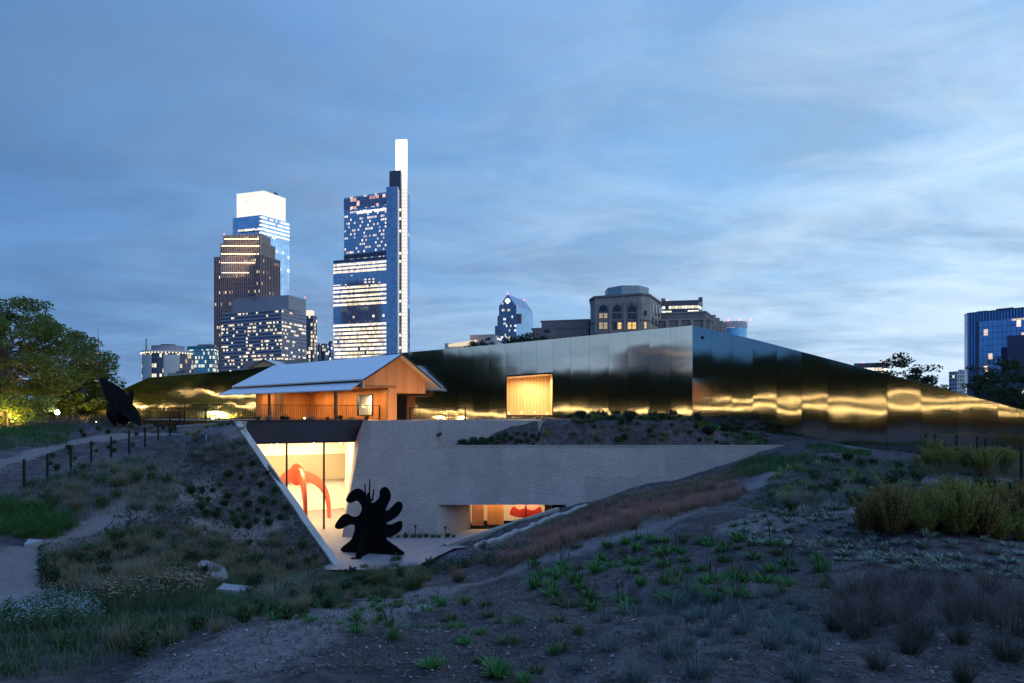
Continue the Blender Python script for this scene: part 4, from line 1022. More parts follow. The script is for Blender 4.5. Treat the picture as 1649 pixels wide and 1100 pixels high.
# round hotel at the left
D = 400; cxr, ryd = XY(254, D)[0], D + 12
def ring(rx, ry, n=28):
    y0 = ryd
    return [(cxr + rx * math.cos(a), y0 + ry * math.sin(a)) for a in np.linspace(0, 2 * math.pi, n + 1)[:-1]]
rx = (293.5 - 214.7) / 2 * .4
t = bldg('round_hotel', 'round pale hotel tower with a ring of lights under its roof', ring(rx, rx))
zt = hz(567, D)
blk(t, 'drum_body', ring(rx, rx * .8), GZ0, zt, mat_windows('hotel_windows', (.06, .08, .12), .6, .2, cell=1.7, fh=3.3, prob=.34, cols=WARM, strength=1.3, mull=.22, spandrel=.25, spcol=(.14, .14, .17), rowbias=.1, seed=31))
for a, b in ((226, 245), (264, 284)):
    m_ = MB(); n = 8
    th = [math.acos(max(-1, min(1, (XY(lerp(a, b, i / n), D)[0] - cxr) / (rx + .25)))) for i in range(n + 1)]
    pts = [(cxr + (rx + .25) * math.cos(q), ryd - (rx * .8 + .25) * math.sin(q)) for q in th]
    for u, v in zip(pts[:-1], pts[1:]): m_.face([(u[0], u[1], GZ0), (v[0], v[1], GZ0), (v[0], v[1], zt - 1.5), (u[0], u[1], zt - 1.5)])
    m_.build('blank_panel', M_pale, t)
blk(t, 'roof_ring', ring(rx + .5, rx * .8 + .5), zt, zt + 1.3, M_pale)
for i in range(24):
    a = math.pi + math.pi * (i + .5) / 24; m_ = MB(); m_.ball((cxr + (rx + .6) * math.cos(a), ryd + (rx * .8 + .6) * math.sin(a), zt - .2), .42, 8, 5); m_.build('ring_light', Mdot, t)
blk(t, 'penthouse', ring(10.2, 8), zt + 1.31, hz(554.5, D), M_grey); blk(t, 'rooftop_unit', ring(5, 3), hz(554.5, D) + .01, hz(551.5, D), M_darkcl)
m_ = MB(); q = P(235.5, 567, D + 8); m_.tube([q, q + Vector((0, 0, 9.0))], [.7, .35], 6); m_.build('chimney', M_stone, t)

# teal building
p = fp(301.7, 344, 352, 500, 6, 12); t = bldg('teal_building', 'low teal glass office building left of the brown tower', p)
blk(t, 'block_body', p, GZ0, hz(557, 500), mat_windows('teal_glass', (.20, .42, .48), .7, .15, cell=1.5, fh=3.4, prob=.42, cols=((.9, 1.0, .85), (1, .92, .66)), strength=1.2, mull=.12, spandrel=.28, spcol=(.16, .28, .32), rowbias=.4, seed=35))
blk(t, 'parapet', offs(p, .2), hz(562, 500), hz(556.5, 500), mat_plain('teal_parapet', (.06, .24, .26), .4, metal=.3)); blk(t, 'rooftop_unit', fp(318, 340, 346, 504, 4, 8), hz(556.5, 500) + .01, hz(553, 500), M_grey)
p = fp(270, 340, 350, 380, 4, 10); t = bldg('low_building', 'low flat roofed pale building behind the left metal wall', p); blk(t, 'block_body', p, GZ0, hz(600, 380), M_stone); blk(t, 'rooftop_unit', fp(283, 297, 299, 384, 2, 4), hz(600, 380), hz(597, 380), M_darkcl)

# far building with red roof letters, seen past the tree
p = fp(112, 163, 174.5, 760, 8, 10); t = bldg('sign_building', 'distant dark building with red roof letters beside the big left tree', p)
blk(t, 'block_body', p, GZ0, hz(583, 760), mat_windows('sign_bldg_windows', (.06, .08, .14), .5, .2, cell=3.4, fh=4.2, prob=.40, cols=WARM, strength=1.4, mull=.3, spandrel=.4, spcol=(.12, .12, .17), rowbias=.6, seed=41))
blk(t, 'penthouse', fp(160, 169, 172, 762, 3, 6), hz(583, 760), hz(580.5, 760), M_darkcl)
m_ = MB(); q = P(159, 583, 764)
m_.tube([q, q + Vector((-1.0, 0, 42))], [.8, .2], 5); m_.build('mast', M_darkcl, t)
red_light(t, P(157.5, 569, 762), .9); red_light(t, P(157, 553, 762), .5)
M_redsign = mat_emit('red_letters', (1.0, .06, .08), 1.3, False)
def letters(t, txt, x, y, z, size, step, mat, th=.3):
    for i, ch in enumerate(txt):
        cu = bpy.data.curves.new('tmp', 'FONT'); cu.body = ch; cu.size = size; cu.extrude = th; cu.offset = size * .02
        tmp = bpy.data.objects.new('tmp', cu); COL.objects.link(tmp)
        dg = bpy.context.evaluated_depsgraph_get(); me_ = bpy.data.meshes.new_from_object(tmp.evaluated_get(dg))
        bpy.data.objects.remove(tmp); ob = bpy.data.objects.new('sign_letter', me_); COL.objects.link(ob); me_.materials.clear(); me_.materials.append(mat)
        ob.rotation_euler = (R(90), 0, 0); o = Vector(t['_o']); ob.location = (x + i * step - o.x, y - o.y, z - o.z); ob.parent = t; ob['_o'] = t['_o']
q = P(118, 587.5, 752); letters(t, 'PSFS', q.x, q.y, q.z, 9.0, 8.6, M_redsign)

# pointed tower
D = 900; t = bldg('gabled_tower', 'dark blue glass tower with a steep pointed gable and white flower light', fp(803.5, 832, 858, D, 2, 50))
q = fp(803.5, 831.5, 858, D, 2, 50); zs_, za_ = hz(493, D), hz(474, D)
Mgl = mat_windows('gabled_glass', (.08, .13, .24), .8, .12, cell=2.0, fh=3.2, prob=.28, cols=((1.0, .9, .62), (.8, .95, 1.0)), strength=1.3, mull=.1, spcol=(.10, .14, .24), rowbias=.6, blk=3, seed=51)
Mgl2 = mat_windows('gabled_glass_right', (.26, .46, .66), .8, .12, cell=2.8, fh=4.4, prob=.08, cols=COOL, strength=1.2, mull=.08, spcol=(.2, .34, .5), rowbias=.6, seed=52)
m_ = MB()
m_.face([(q[0][0], q[0][1], GZ0), (q[1][0], q[1][1], GZ0), (q[1][0], q[1][1], zs_), (q[0][0], q[0][1], zs_)], [(0, 0), (25, 0), (25, zs_), (0, zs_)])
mid = ((q[0][0] + q[1][0]) / 2, (q[0][1] + q[1][1]) / 2); mid2 = ((q[2][0] + q[3][0]) / 2, (q[2][1] + q[3][1]) / 2)
m_.face([(q[0][0], q[0][1], zs_), (q[1][0], q[1][1], zs_), (mid[0], mid[1], za_)], [(0, zs_), (25, zs_), (12, za_)])
m_.face([(q[3][0], q[3][1], GZ0), (q[0][0], q[0][1], GZ0), (q[0][0], q[0][1], zs_), (q[3][0], q[3][1], zs_)], [(0, 0), (50, 0), (50, zs_), (0, zs_)])
m_.build('gable_front', Mgl, t)
m_ = MB(); m_.face([(q[1][0], q[1][1], GZ0), (q[2][0], q[2][1], GZ0), (q[2][0], q[2][1], zs_), (q[1][0], q[1][1], zs_)], [(0, 0), (55, 0), (55, zs_), (0, zs_)])
m_.face([(q[2][0], q[2][1], GZ0), (q[3][0], q[3][1], GZ0), (q[3][0], q[3][1], zs_), (mid2[0], mid2[1], za_), (q[2][0], q[2][1], zs_)]); m_.build('side_wall', Mgl2, t)
m_ = MB(); m_.face([(q[1][0], q[1][1], zs_), (q[2][0], q[2][1], zs_), (mid2[0], mid2[1], za_), (mid[0], mid[1], za_)]); m_.face([(q[3][0], q[3][1], zs_), (q[0][0], q[0][1], zs_), (mid[0], mid[1], za_), (mid2[0], mid2[1], za_)])
m_.build('roof', mat_plain('glass_roof', (.25, .38, .55), .25, metal=.6), t)
c = Vector((mid[0], mid[1] - .8, hz(484.5, D))); pts = []
for i in range(48): a = 2 * math.pi * i / 48; r_ = 2.9 + 1.0 * abs(math.cos(2 * a)); pts.append((r_ * math.cos(a), r_ * math.sin(a)))
m_ = MB(); m_.plate(pts, c, (1, 0, 0), (0, 0, 1), (0, 1, 0), .6); m_.build('flower_light', mat_emit('flower_white', (.82, 1, 1), 2.2, False), t)
blk(t, 'side_bay', fp(797, 803, 804, D + 4, 1, 10), GZ0, hz(524, D), Mgl); blk(t, 'side_bay', fp(801, 804, 805, D + 3, 1, 8), GZ0, hz(508, D), Mgl)
m_ = MB(); m_.box((XY(836, 899)[0], 903, hz(513, 900)), (7, 3, 14)); m_.build('dark_panel', M_darkcl, t)
red_light(t, (mid[0], mid[1], za_ + 1.4), 1.0); red_light(t, P(844, 483.5, 925), .9)

# pale low building with lit roof, left of the pointed tower
p = fp(716, 800, 812, 300, 10, 14); t = bldg('low_building', 'low pale building with a glowing roof edge left of the pointed tower', p); blk(t, 'block_body', p, GZ0, hz(549, 300), M_pale)
m_ = MB(); c0, c1 = XY(722, 302), XY(768, 302); m_.prism([c0, c1, XY(768, 312), XY(722, 312)], hz(556, 302), hz(549, 302), z1s=[hz(554, 302), hz(547, 302), hz(547, 312), hz(554, 312)]); m_.build('roof', mat_emit('lit_roof', (1, .86, .66), .85, False), t)
blk(t, 'upper_block', fp(757, 795, 800, 308, 4, 8), hz(549, 300), hz(538, 308), mat_plain('rose_stone', (.42, .34, .32), .8))

# stone tower house with arched windows
pl = [XY(950.6, 200), XY(958, 195), XY(1033, 190), XY(1046, 191.7), XY(1064.6, 206), XY(1060, 232), XY(955, 236)]
t = bldg('stone_building', 'ornate brown stone building with three arched windows above the mirror wall', pl)
zt = hz(475, 190); blk(t, 'stone_body', pl, GZ0, zt, M_stone)
blk(t, 'cornice', offs(pl, .35), zt + .003, zt + .55, M_stone2); blk(t, 'string_course', offs(pl, .22), hz(515.5, 190), hz(514, 190), M_stone2)
oc = [(XY(1010, 208)[0] + 7.4 * math.cos(a), 209 + 7.4 * math.sin(a)) for a in np.linspace(R(22.5), R(382.5), 9)[:-1]]
def mat_drum():
    m, tt = newmat('standing_seam'); u = tt.n('ShaderNodeSeparateXYZ', {0: tt.n('ShaderNodeUVMap').outputs[0]}).outputs[0]
    s = tt.math('LESS_THAN', tt.math('FRACT', tt.math('DIVIDE', u, .8)), .22)
    out(tt, bsdf(tt, Base_Color=tt.mix(s, (.34, .41, .42), (.22, .28, .30)), Roughness=.5, Metallic=.2)); return m
blk(t, 'roof_drum', oc, zt + .55, hz(462.5, 205), mat_drum())
Mwd = mat_plain('dark_pane', (.03, .04, .07), .12, metal=.4); Mwl = mat_emit('warm_pane', (1.0, .66, .26), 1.0, False); Mwp = mat_emit('dim_pane', (1.0, .83, .62), .42, False)
A0_, A1_ = Vector(XY(958, 195)), Vector(XY(1033, 190)); fd = (A1_ - A0_).normalized(); fn_ = Vector((fd.y, -fd.x))
def onF(px):
    u = (px - 824.5) / 1000; s = (u * A0_.y - A0_.x) / (fd.x - u * fd.y); return A0_ + fd * s
def swin(pxc, wpx, y0, y1, mat, arch=False):
    q = onF(pxc); D_ = q.y; w_ = wpx / 1000 * D_; z0, z1 = hz(y1, D_), hz(y0, D_)
    if arch: ol = [(-w_ / 2, z0)] + [(-w_ / 2 * math.cos(a), z1 - w_ / 2 + w_ / 2 * math.sin(a)) for a in np.linspace(0, math.pi, 14)] + [(w_ / 2, z0)]; ol = ol[::-1]
    else: ol = [(-w_ / 2, z0), (w_ / 2, z0), (w_ / 2, z1), (-w_ / 2, z1)]
    k = 1.16; cz = (z0 + z1) / 2
    fr = MB(); fr.plate([(a * k, cz + (b - cz) * (1.1)) for a, b in ol], (q.x + fn_.x * .12, q.y + fn_.y * .12, 0), (fd.x, fd.y, 0), (0, 0, 1), (fn_.x, fn_.y, 0), .24); wi = fr.build('window', M_stone2, t)
    pn = MB(); pn.plate(ol, (q.x + fn_.x * .24, q.y + fn_.y * .24, 0), (fd.x, fd.y, 0), (0, 0, 1), (fn_.x, fn_.y, 0), .06); pn.build('pane', mat, wi, origin=t['_o'])
    if not arch:
        pn = MB(); pn.box((q.x + fn_.x * .3, q.y + fn_.y * .3, (z0 + z1) / 2), (w_, .08, .09), math.atan2(fd.y, fd.x)); pn.build('glazing_bar', M_stone2, wi, origin=t['_o'])
for k, pc_ in enumerate((971.7, 994.2, 1017.8)):
    swin(pc_, 13, 491.5, 501.5, Mwd, True)
    for s in (-3.7, 3.7): swin(pc_ + s, 5.6, 505, 512.5, [Mwp, Mwd, Mwd][k], False)
    for j, s in enumerate((-3.7, 3.7)): swin(pc_ + s, 5.8, 519.5, 530, [[Mwp, Mwp], [Mwd, Mwl], [Mwl, Mwl]][k][j])
    m_ = MB(); q = onF(pc_ - 11.2); m_.box((q.x + fn_.x * .2, q.y + fn_.y * .2, hz(510, 192)), (.7, .5, 9.0), math.atan2(fd.y, fd.x)); m_.build('pilaster', M_stone, t)
    m_ = MB(); q = onF(pc_); m_.box((q.x + fn_.x * .1, q.y + fn_.y * .1, hz(488.5, 192)), (.6, .5, .7), math.atan2(fd.y, fd.x)); m_.build('keystone', M_stone2, t)
m_ = MB(); q = onF(1029); m_.box((q.x + fn_.x * .2, q.y + fn_.y * .2, hz(510, 191)), (.7, .5, 9.0), math.atan2(fd.y, fd.x)); m_.build('pilaster', M_stone, t)
swin(1039.5, 3.0, 519, 529, Mwl); swin(1039.5, 4, 501, 508.5, Mwd)
S0_, S1_ = Vector(XY(1046, 191.7)), Vector(XY(1064.6, 206)); sd = (S1_ - S0_).normalized(); sn = Vector((sd.y, -sd.x))
for f in (.25, .52, .8):
    q = S0_.lerp(S1_, f) + sn * .06
    for z0, z1 in ((32.0, 35.2), (28.5, 30.6)):
        m_ = MB(); m_.box((q.x, q.y, (z0 + z1) / 2), (1.5, .2, z1 - z0), math.atan2(sd.y, sd.x)); m_.build('window', Mwd, t)
for (L, C_, R_, D, y, lab) in ((872, 948, 952, 215, 516, 'plain dark stone wing left of the ornate stone building'), (857, 948, 951, 212, 528, 'lowest stone wing above the small trees behind the wall')):
    p = fp(L, C_, R_, D, 4, 6); t2 = bldg('stone_wing', lab, p); blk(t2, 'stone_body', p, GZ0, hz(y, D), M_stone2); blk(t2, 'cornice', offs(p, .3), hz(y, D) + .01, hz(y, D) + .5, M_stone2)
    for k in range(3):
        m_ = MB(); a = XY(lerp(L, C_, .12 + .3 * k), D + 4 - .4); b = XY(lerp(L, C_, .32 + .3 * k), D + 3 - .4); m_.prism([a, b, (b[0], b[1] + .3), (a[0], a[1] + .3)], hz(y + 6.5, D), hz(y + 5.5, D)); m_.build('groove', M_darkcl, t2)
for (L, C_, R_, D, dl, dr, y, lab) in ((1058, 1136, 1150, 206, 4, 14, 503, 'upper stone wing right of the ornate stone building'), (1044, 1144, 1168, 200, 3, 26, 515, 'lower buttressed stone wing behind the peak of the mirror wall')):
    p = fp(L, C_, R_, D, dl, dr); t2 = bldg('stone_wing', lab, p); blk(t2, 'stone_body', p, GZ0, hz(y, D), M_stone2); blk(t2, 'cornice', offs(p, .3), hz(y, D) + .01, hz(y, D) + .45, M_stone)
    if y > 510:
        for k in range(5):
            m_ = MB(); q = Vector(p[0]).lerp(Vector(p[1]), .1 + k * .2); m_.box((q.x, q.y - .3, hz(y + 9, D)), (1.0, 1.0, 3.6)); m_.build('buttress', M_stone, t2)
        for k in range(4):
            m_ = MB(); q = Vector(p[1]).lerp(Vector(p[2]), .15 + k * .25); m_.box((q.x + .3, q.y, hz(y + 7, D + 10)), (1.0, 1.2, 4.2)); m_.build('buttress', M_stone, t2)
p = fp(1066, 1124, 1131, 600, 6, 12); t = bldg('crowned_office', 'dark office tower with corner pinnacles right of the stone building', p); zt = hz(485, 600)
blk(t, 'tower_shaft', p, GZ0, zt, mat_windows('crowned_windows', (.05, .06, .10), .5, .2, cell=3, fh=4.6, prob=.40, cols=((1, .86, .55), (1, .93, .75)), strength=1.9, mull=.15, spandrel=.42, spcol=(.12, .11, .14), rowbias=.75, blk=6, seed=61))
blk(t, 'roof_band', offs(p, .3), hz(491, 600), zt + 1.2, M_darkcl)
for px in (1068, 1128): m_ = MB(); q = XY(px, 603); m_.prism([(q[0] - 1.6, q[1] - 1.6), (q[0] + 1.6, q[1] - 1.6), (q[0] + 1.6, q[1] + 1.6), (q[0] - 1.6, q[1] + 1.6)], zt, hz(478 if px > 1100 else 480, 600)); m_.build('pinnacle', M_stone2, t)
red_light(t, P(1075, 483.5, 599), .6)
D = 800; cxr, ryd = XY(1190, D)[0], D + 20; t = bldg('blue_drum_tower', 'small blue glass cylinder tower with three red roof lights', ring(17, 17))
blk(t, 'drum_body', ring(17, 15), GZ0, hz(526, D), mat_windows('drum_glass', (.16, .40, .66), .75, .15, cell=4, fh=4.2, prob=.34, cols=COOL, strength=1.6, mull=.1, rowbias=.6, seed=65)); blk(t, 'parapet', ring(17.5, 15.5), hz(526, D) + .01, hz(516, D), M_pale)
for px in (1173, 1191, 1209): red_light(t, P(px, 515, D + 5), 1.1)

# behind the right end of the wall
p = fp(1376, 1421, 1432, 420, 6, 12); t = bldg('office_block', 'low dark office block peeping over the mirror wall beside a tree', p); blk(t, 'block_body', p, GZ0, hz(591, 420), mat_windows('low_office', (.2, .2, .22), .4, .3, cell=2.4, fh=3.2, prob=.8, cols=COOL, strength=1.7, mull=.15, spandrel=.35, rowbias=.3, seed=71)); blk(t, 'roof_parapet', offs(p, .4), hz(591, 420), hz(584, 420), M_darkcl)
red_light(t, P(1420, 583, 420), .4); red_light(t, P(1391, 584, 420), .35)
p = fp(1528, 1541, 1556, 500, 6, 2); t = bldg('white_apartments', 'slim white apartment block left of the blue glass tower', p); blk(t, 'block_body', p, GZ0, hz(598, 500), mat_windows('apartment_windows', (.10, .12, .16), .4, .25, cell=2.2, fh=3.2, prob=.10, cols=WARM, strength=1.2, mull=.35, spandrel=.35, spcol=(.50, .50, .52), spmetal=0, rowbias=.1, seed=73)); blk(t, 'rooftop_unit', fp(1543, 1549, 1553, 501, 2, 1), hz(598, 500) + .01, hz(595, 500), M_pale)
p = [XY(1553, 332), XY(1558, 325), XY(1690, 300), XY(1760, 330), XY(1600, 380)]
t = bldg('blue_glass_tower', 'wide blue glass tower with scattered lit windows at the right edge', p); zt = hz(505.5, 325)
Mbt = mat_windows('blue_tower', (.26, .42, .68), .85, .1, cell=1.9, fh=3.13, prob=.20, cols=((1.0, .66, .36), (1.0, .84, .62)), strength=1.5, mull=.08, spandrel=.0, spcol=(.06, .14, .34), rowbias=.18, blk=3, seed=77, spmetal=.7)
blk(t, 'tower_shaft', p, GZ0, zt, mat_windows('blue_fins', (.18, .32, .56), .8, .12, cell=1.25, fh=3.7, prob=.05, cols=WARM, strength=1.2, mull=.42, spcol=(.03, .05, .12), rowbias=.1, seed=78, spmetal=.4))
a_, b_2 = Vector(XY(1558, 325)), Vector(XY(1690, 300)); dd = (b_2 - a_).normalized(); nn = Vector((dd.y, -dd.x))
def onT(px):
    u = (px - 824.5) / 1000; s = (u * a_.y - a_.x) / (dd.x - u * dd.y); return a_ + dd * s
q0, q1 = onT(1577), onT(1690)
mid_ = [tuple(q0 + nn * .8), tuple(q1 + nn * .8), tuple(q1 + nn * .02), tuple(q0 + nn * .02)]
nrow = 14; fh_ = (hz(519, 322) - hz(655, 322)) / nrow
for i in range(nrow):
    z0 = hz(655, 322) + i * fh_; blk(t, 'window_row', mid_, z0 + .12, z0 + fh_ - .02, Mbt)
q0, q1 = onT(1572.5), onT(1576.9); blk(t, 'dark_fin', [tuple(q0 + nn * .9), tuple(q1 + nn * .9), tuple(q1 + nn * .02), tuple(q0 + nn * .02)], GZ0, hz(519, 323), M_darkcl)
blk(t, 'roof_parapet', offs(p, .15), zt, zt + .5, M_darkcl); blk(t, 'rooftop_unit', [XY(1604, 318), XY(1632, 313), XY(1634, 322), XY(1606, 328)], zt + .5, hz(497.5, 318), mat_plain('rust_unit', (.14, .07, .07), .7))
blk(t, 'rooftop_unit', [XY(1573, 326), XY(1590, 323), XY(1592, 332), XY(1575, 334)], zt + .5, hz(501.5, 326), M_pale)
p = [XY(1612, 250), XY(1622, 246), XY(1690, 240), XY(1700, 262), XY(1630, 270)]; t = bldg('navy_tower', 'dark navy stepped tower in front of the blue glass tower', p)
Mnv = mat_windows('navy_windows', (.020, .035, .10), .5, .2, cell=2.2, fh=3.4, prob=.24, cols=((1, .66, .34), (1, .85, .6)), strength=1.4, mull=.15, spandrel=.25, spcol=(.03, .04, .09), rowbias=.4, seed=81)
blk(t, 'tower_shaft', [XY(1622, 246), XY(1700, 240), XY(1710, 262), XY(1632, 270)], GZ0, hz(540.5, 246), Mnv); blk(t, 'side_bay', [XY(1612, 248), XY(1621.6, 246), XY(1626, 258), XY(1616, 260)], GZ0, hz(559, 247), Mnv)
# small gabled house roof behind the pavilion
t = thing('gabled_house', 'pale house with a small lit gable showing behind the pavilion roof', 'house', (-28, 75, GZ0))
blk(t, 'house_body', [XY(392, 80), XY(497, 74), XY(500, 84), XY(395, 90)], GZ0, hz(582, 78), mat_plain('buff_stone', (.36, .30, .24), .8))
m_ = MB(); a, b, c = P(404, 592, 72), P(448, 589, 72), P(425, 580, 72); dp = Vector((1.5, 9, 0)); m_.face([a, b, c]); m_.face([a, c, c + dp, a + dp]); m_.face([c, b, b + dp, c + dp]); m_.face([b + dp, a + dp, c + dp]); m_.build('gable', mat_plain('gable_stone', (.50, .36, .22), .8), t)
m_ = MB(); e = Vector((0, -.3, 0)); m_.face([a + e + Vector((-.3, 0, -.1)), c + e + Vector((0, 0, .12)), c + dp + Vector((0, 0, .12)), a + dp + Vector((-.3, 0, -.1))]); m_.face([c + e + Vector((0, 0, .12)), b + e + Vector((.3, 0, -.1)), b + dp + Vector((.3, 0, -.1)), c + dp + Vector((0, 0, .12))]); m_.build('roof', M_roof, t)
# apartment block behind the camera, only seen mirrored in the polished wall
p = [(-26, -185), (-26, -160), (24, -160), (24, -185)][::-1]
p = [(90, -160), (60, -160), (60, -185), (90, -185)]
t = bldg('apartment_block', 'tall apartment block with peach lit windows across the street behind the viewpoint', p)
blk(t, 'block_body', p, GZ0, 29, mat_windows('peach_windows', (.10, .12, .18), .4, .25, cell=3.4, fh=3.4, prob=.45, cols=((1, .55, .30), (1, .78, .56)), strength=1.2, mull=.35, spandrel=.45, spcol=(.20, .19, .20), spmetal=0, rowbias=.1, seed=91))
# ------------------------------------------------------------------ trees
M_bark = mat_plain('bark', (.075, .06, .05), .9, var=.35, scale=4, bump=.6, bscale=14)
M_barkpale = mat_plain('pale_bark', (.24, .21, .17), .9, var=.35, scale=3, bump=.5, bscale=12)
M_leafA = mat_leaf('tree_leaves', (.075, .12, .025), (.16, .20, .042), transl=.45)
M_leafB = mat_leaf('dark_leaves', (.022, .040, .018), (.050, .075, .028), transl=.3)
def leaf_quads(mb, c, n, rad, flat, size, rr):
    for _ in range(n):
        while True:
            v = Vector((rr.uniform(-1, 1), rr.uniform(-1, 1), rr.uniform(-1, 1)))
            if v.length < 1: break
        p = c + Vector((v.x * rad, v.y * rad, v.z * rad * flat)); s = size * rr.uniform(.6, 1.3)
        a = Vector((rr.gauss(0, 1), rr.gauss(0, 1), rr.gauss(0, .6))).normalized(); b = a.cross(Vector((rr.gauss(0, 1), rr.gauss(0, 1), rr.gauss(0, 1)))).normalized()
        mb.face([p - a * s * .55, p + b * s * .28, p + a * s * .55, p - b * s * .28], [(0, 0), (.5, .5), (1, 1), (.5, .5)])
def tree(name, label, base, h, crown, nclump, nleaf, size, trunk_r, seed, mleaf, mbark, group=None, cz=None, flat=.5, lean=(0, 0), crad=1.0, low=.15):
    """crown: (rx, ry, rz) ellipsoid, centre at height cz above base"""
    rr = random.Random(seed); t = thing(name, label, 'tree', base, group); b = Vector(base); cz = cz or h - crown[2]
    tr = MB(); top = b + Vector((lean[0], lean[1], h * .55)); pts = [b - Vector((0, 0, .3)), b + Vector((lean[0] * .2, lean[1] * .2, h * .2)), b + Vector((lean[0] * .6, lean[1] * .6, h * .38)), top]
    tr.tube(pts, [trunk_r * 1.2, trunk_r * .9, trunk_r * .75, trunk_r * .45], 9)
    cr = MB(); cc = b + Vector((lean[0], lean[1], cz)); clumps = []
    for i in range(nclump):
        while True:
            v = Vector((rr.uniform(-1, 1), rr.uniform(-1, 1), rr.uniform(-1, 1)))
            if .25 < v.length < 1 and rr.random() < v.length ** 1.5 + .1: break
        k = 1 + .16 * math.sin(3 * math.atan2(v.y, v.x) + seed) + .10 * math.sin(5 * v.z + 2 * seed)
        p = cc + Vector((v.x * crown[0] * k, v.y * crown[1] * k, v.z * crown[2] * k)); p.z = max(p.z, b.z + low * h)
        clumps.append(p); leaf_quads(cr, p, int(nleaf * rr.uniform(.6, 1.3)), crad * rr.uniform(.7, 1.25), flat, size, rr)
    for p in clumps[::3]:
        s = pts[1].lerp(top, rr.uniform(.25, 1)); m1 = s.lerp(p, .5) + Vector((rr.uniform(-.4, .4), rr.uniform(-.4, .4), rr.uniform(.1, .6)))
        tr.tube([s, m1, p], [trunk_r * .30, trunk_r * .17, trunk_r * .05], 6)
    tr.build('trunk', mbark, t); cr.build('crown', mleaf, t); return t
b = P(4, 668, 56); b.z = tz1(b.x, b.y)
tree('tree', 'big spreading tree with a broad green crown glowing yellow underneath at the left edge', b, 12.4, (8.2, 7.5, 5.4), 250, 210, .25, .42, 4, M_leafA, M_barkpale, cz=6.0, flat=.5, crad=1.25, low=.10)
b = P(108, 668, 61); b.z = -1.6
tree('tree', 'smaller tree right of the big spreading tree beside the low metal wall', b, 6.4, (5.0, 4.2, 3.0), 70, 110, .36, .2, 9, M_leafA, M_bark, cz=3.3, crad=1.1, low=.12)
b = P(12, 668, 49); b.z = tz1(b.x, b.y)
tree('shrub', 'yellow lit bushy shrub under the big spreading tree', b, 3.0, (4.2, 2.4, 1.5), 44, 110, .26, .08, 14, M_leafA, M_bark, cz=1.5, crad=.8, low=.1)
for i, (px, Y, h, cr, lab, sd) in enumerate([(1452, 62, 9.2, (3.6, 3.2, 2.6), 'round dark tree peeping over the sloping mirror wall', 21), (1478, 66, 7.8, (2.8, 2.5, 1.9), 'low dark tree just right of the round tree behind the sloping mirror wall', 22),
        (1585, 60, 7.4, (2.6, 2.5, 2.6), 'bushy dark tree in front of the blue glass tower, left of its neighbour', 23), (1628, 55, 9.0, (3.2, 3.0, 3.4), 'tall open dark tree at the right edge by the blue glass tower', 24), (1665, 50, 7.6, (2.8, 2.6, 2.8), 'dark tree cut off by the right edge of the picture', 25),
        (775, 95, 15.3, (2.9, 2.6, 1.9), 'thin treetop rising over the mirror wall by the pointed tower', 26), (870, 98, 16.6, (4.4, 3.5, 2.0), 'broad dark treetop over the mirror wall below the stone wing', 27), (836, 92, 15.2, (2.2, 2.2, 1.4), 'small dark treetop just right of the pointed tower', 28),
        (1538, 70, 5.9, (2.3, 2.0, 1.6), 'small dark tree low behind the thin end of the mirror wall', 29)]):
    b = P(px, 668, Y); b.z = -3.6
    tree('tree', lab, b, h, cr, 46, 80, .30 if i != 5 else .26, .16, sd, M_leafB, M_bark, flat=.5, crad=.85 if i != 5 else .55, low=.3)
def park_trees():
    proto = tree('park_tree', 'x', (0, 0, 0), 13.0, (5.4, 5.4, 5.8), 170, 90, .72, .28, 33, M_leafB, M_bark, 'park trees mirrored in the metal wall', cz=6.6, flat=.7, crad=1.5, low=.10)
    spots = [(-88, y, 1.28 + .1 * math.sin(y)) for y in range(-60, 40, 8)] + [(-97, y + 4, 1.35) for y in range(-60, 40, 9)] + [(-90, y, 1.3) for y in range(44, 92, 8)] + \
            [(x, -56 + 2 * math.sin(x), 1.35 + .08 * math.sin(x * 1.7)) for x in range(-84, 7, 7)] + [(x + 3, -66, 1.45) for x in range(-84, 4, 9)] + \
            [(x, -56 + 2 * math.sin(x), 1.10 + .12 * math.sin(x * 2.1)) for x in range(11, 84, 6)] + [(x + 3, -64, 1.12) for x in range(12, 84, 8)]
    for i, (x, y, s) in enumerate(spots):
        o = proto if i == 0 else copy_tree(proto); o.location = (x, y, -3.6); o.rotation_euler.z = i * 1.7; o.scale = (s, s, s * (1 + .06 * math.sin(i)))
        o['label'] = 'dark park tree across the street, seen only as a reflection in the metal wall'
park_trees()

# ------------------------------------------------------------------ lamps
def street_lamps():
    t = thing('street_lamp', 'x', 'lamp', (0, 0, 0), 'street lamps mirrored in the metal wall')
    m_ = MB(); m_.tube([(0, 0, 0), (0, 0, .5), (0, 0, 1)], [.09, .06, .05], 8); pole = m_.build('pole', M_black, t)
    m_ = MB(); m_.ball((0, 0, 0), .24, 12, 8); gl = m_.build('lamp_globe', mat_emit('lamp_globe', (1.0, .66, .26), 62), t)
    spots = [(-77, y, 5.1) for y in range(-54, 62, 4)] + [(-79, y, 7.2) for y in range(-50, 40, 5)] + [(x, -48, 3.95 + .1 * (k % 3)) for k, x in enumerate(range(-40, 64, 3))]
    for i, (x, y, h) in enumerate(spots):
        o = t if i == 0 else copy_tree(t); o.location = (x, y, -3.6)
        for c in o.children:
            if c.name.startswith('pole'): c.scale = (1, 1, h)
            else: c.location = (0, 0, h)
        o['label'] = 'warm street lamp along the far street, seen only mirrored in the metal wall'
street_lamps()
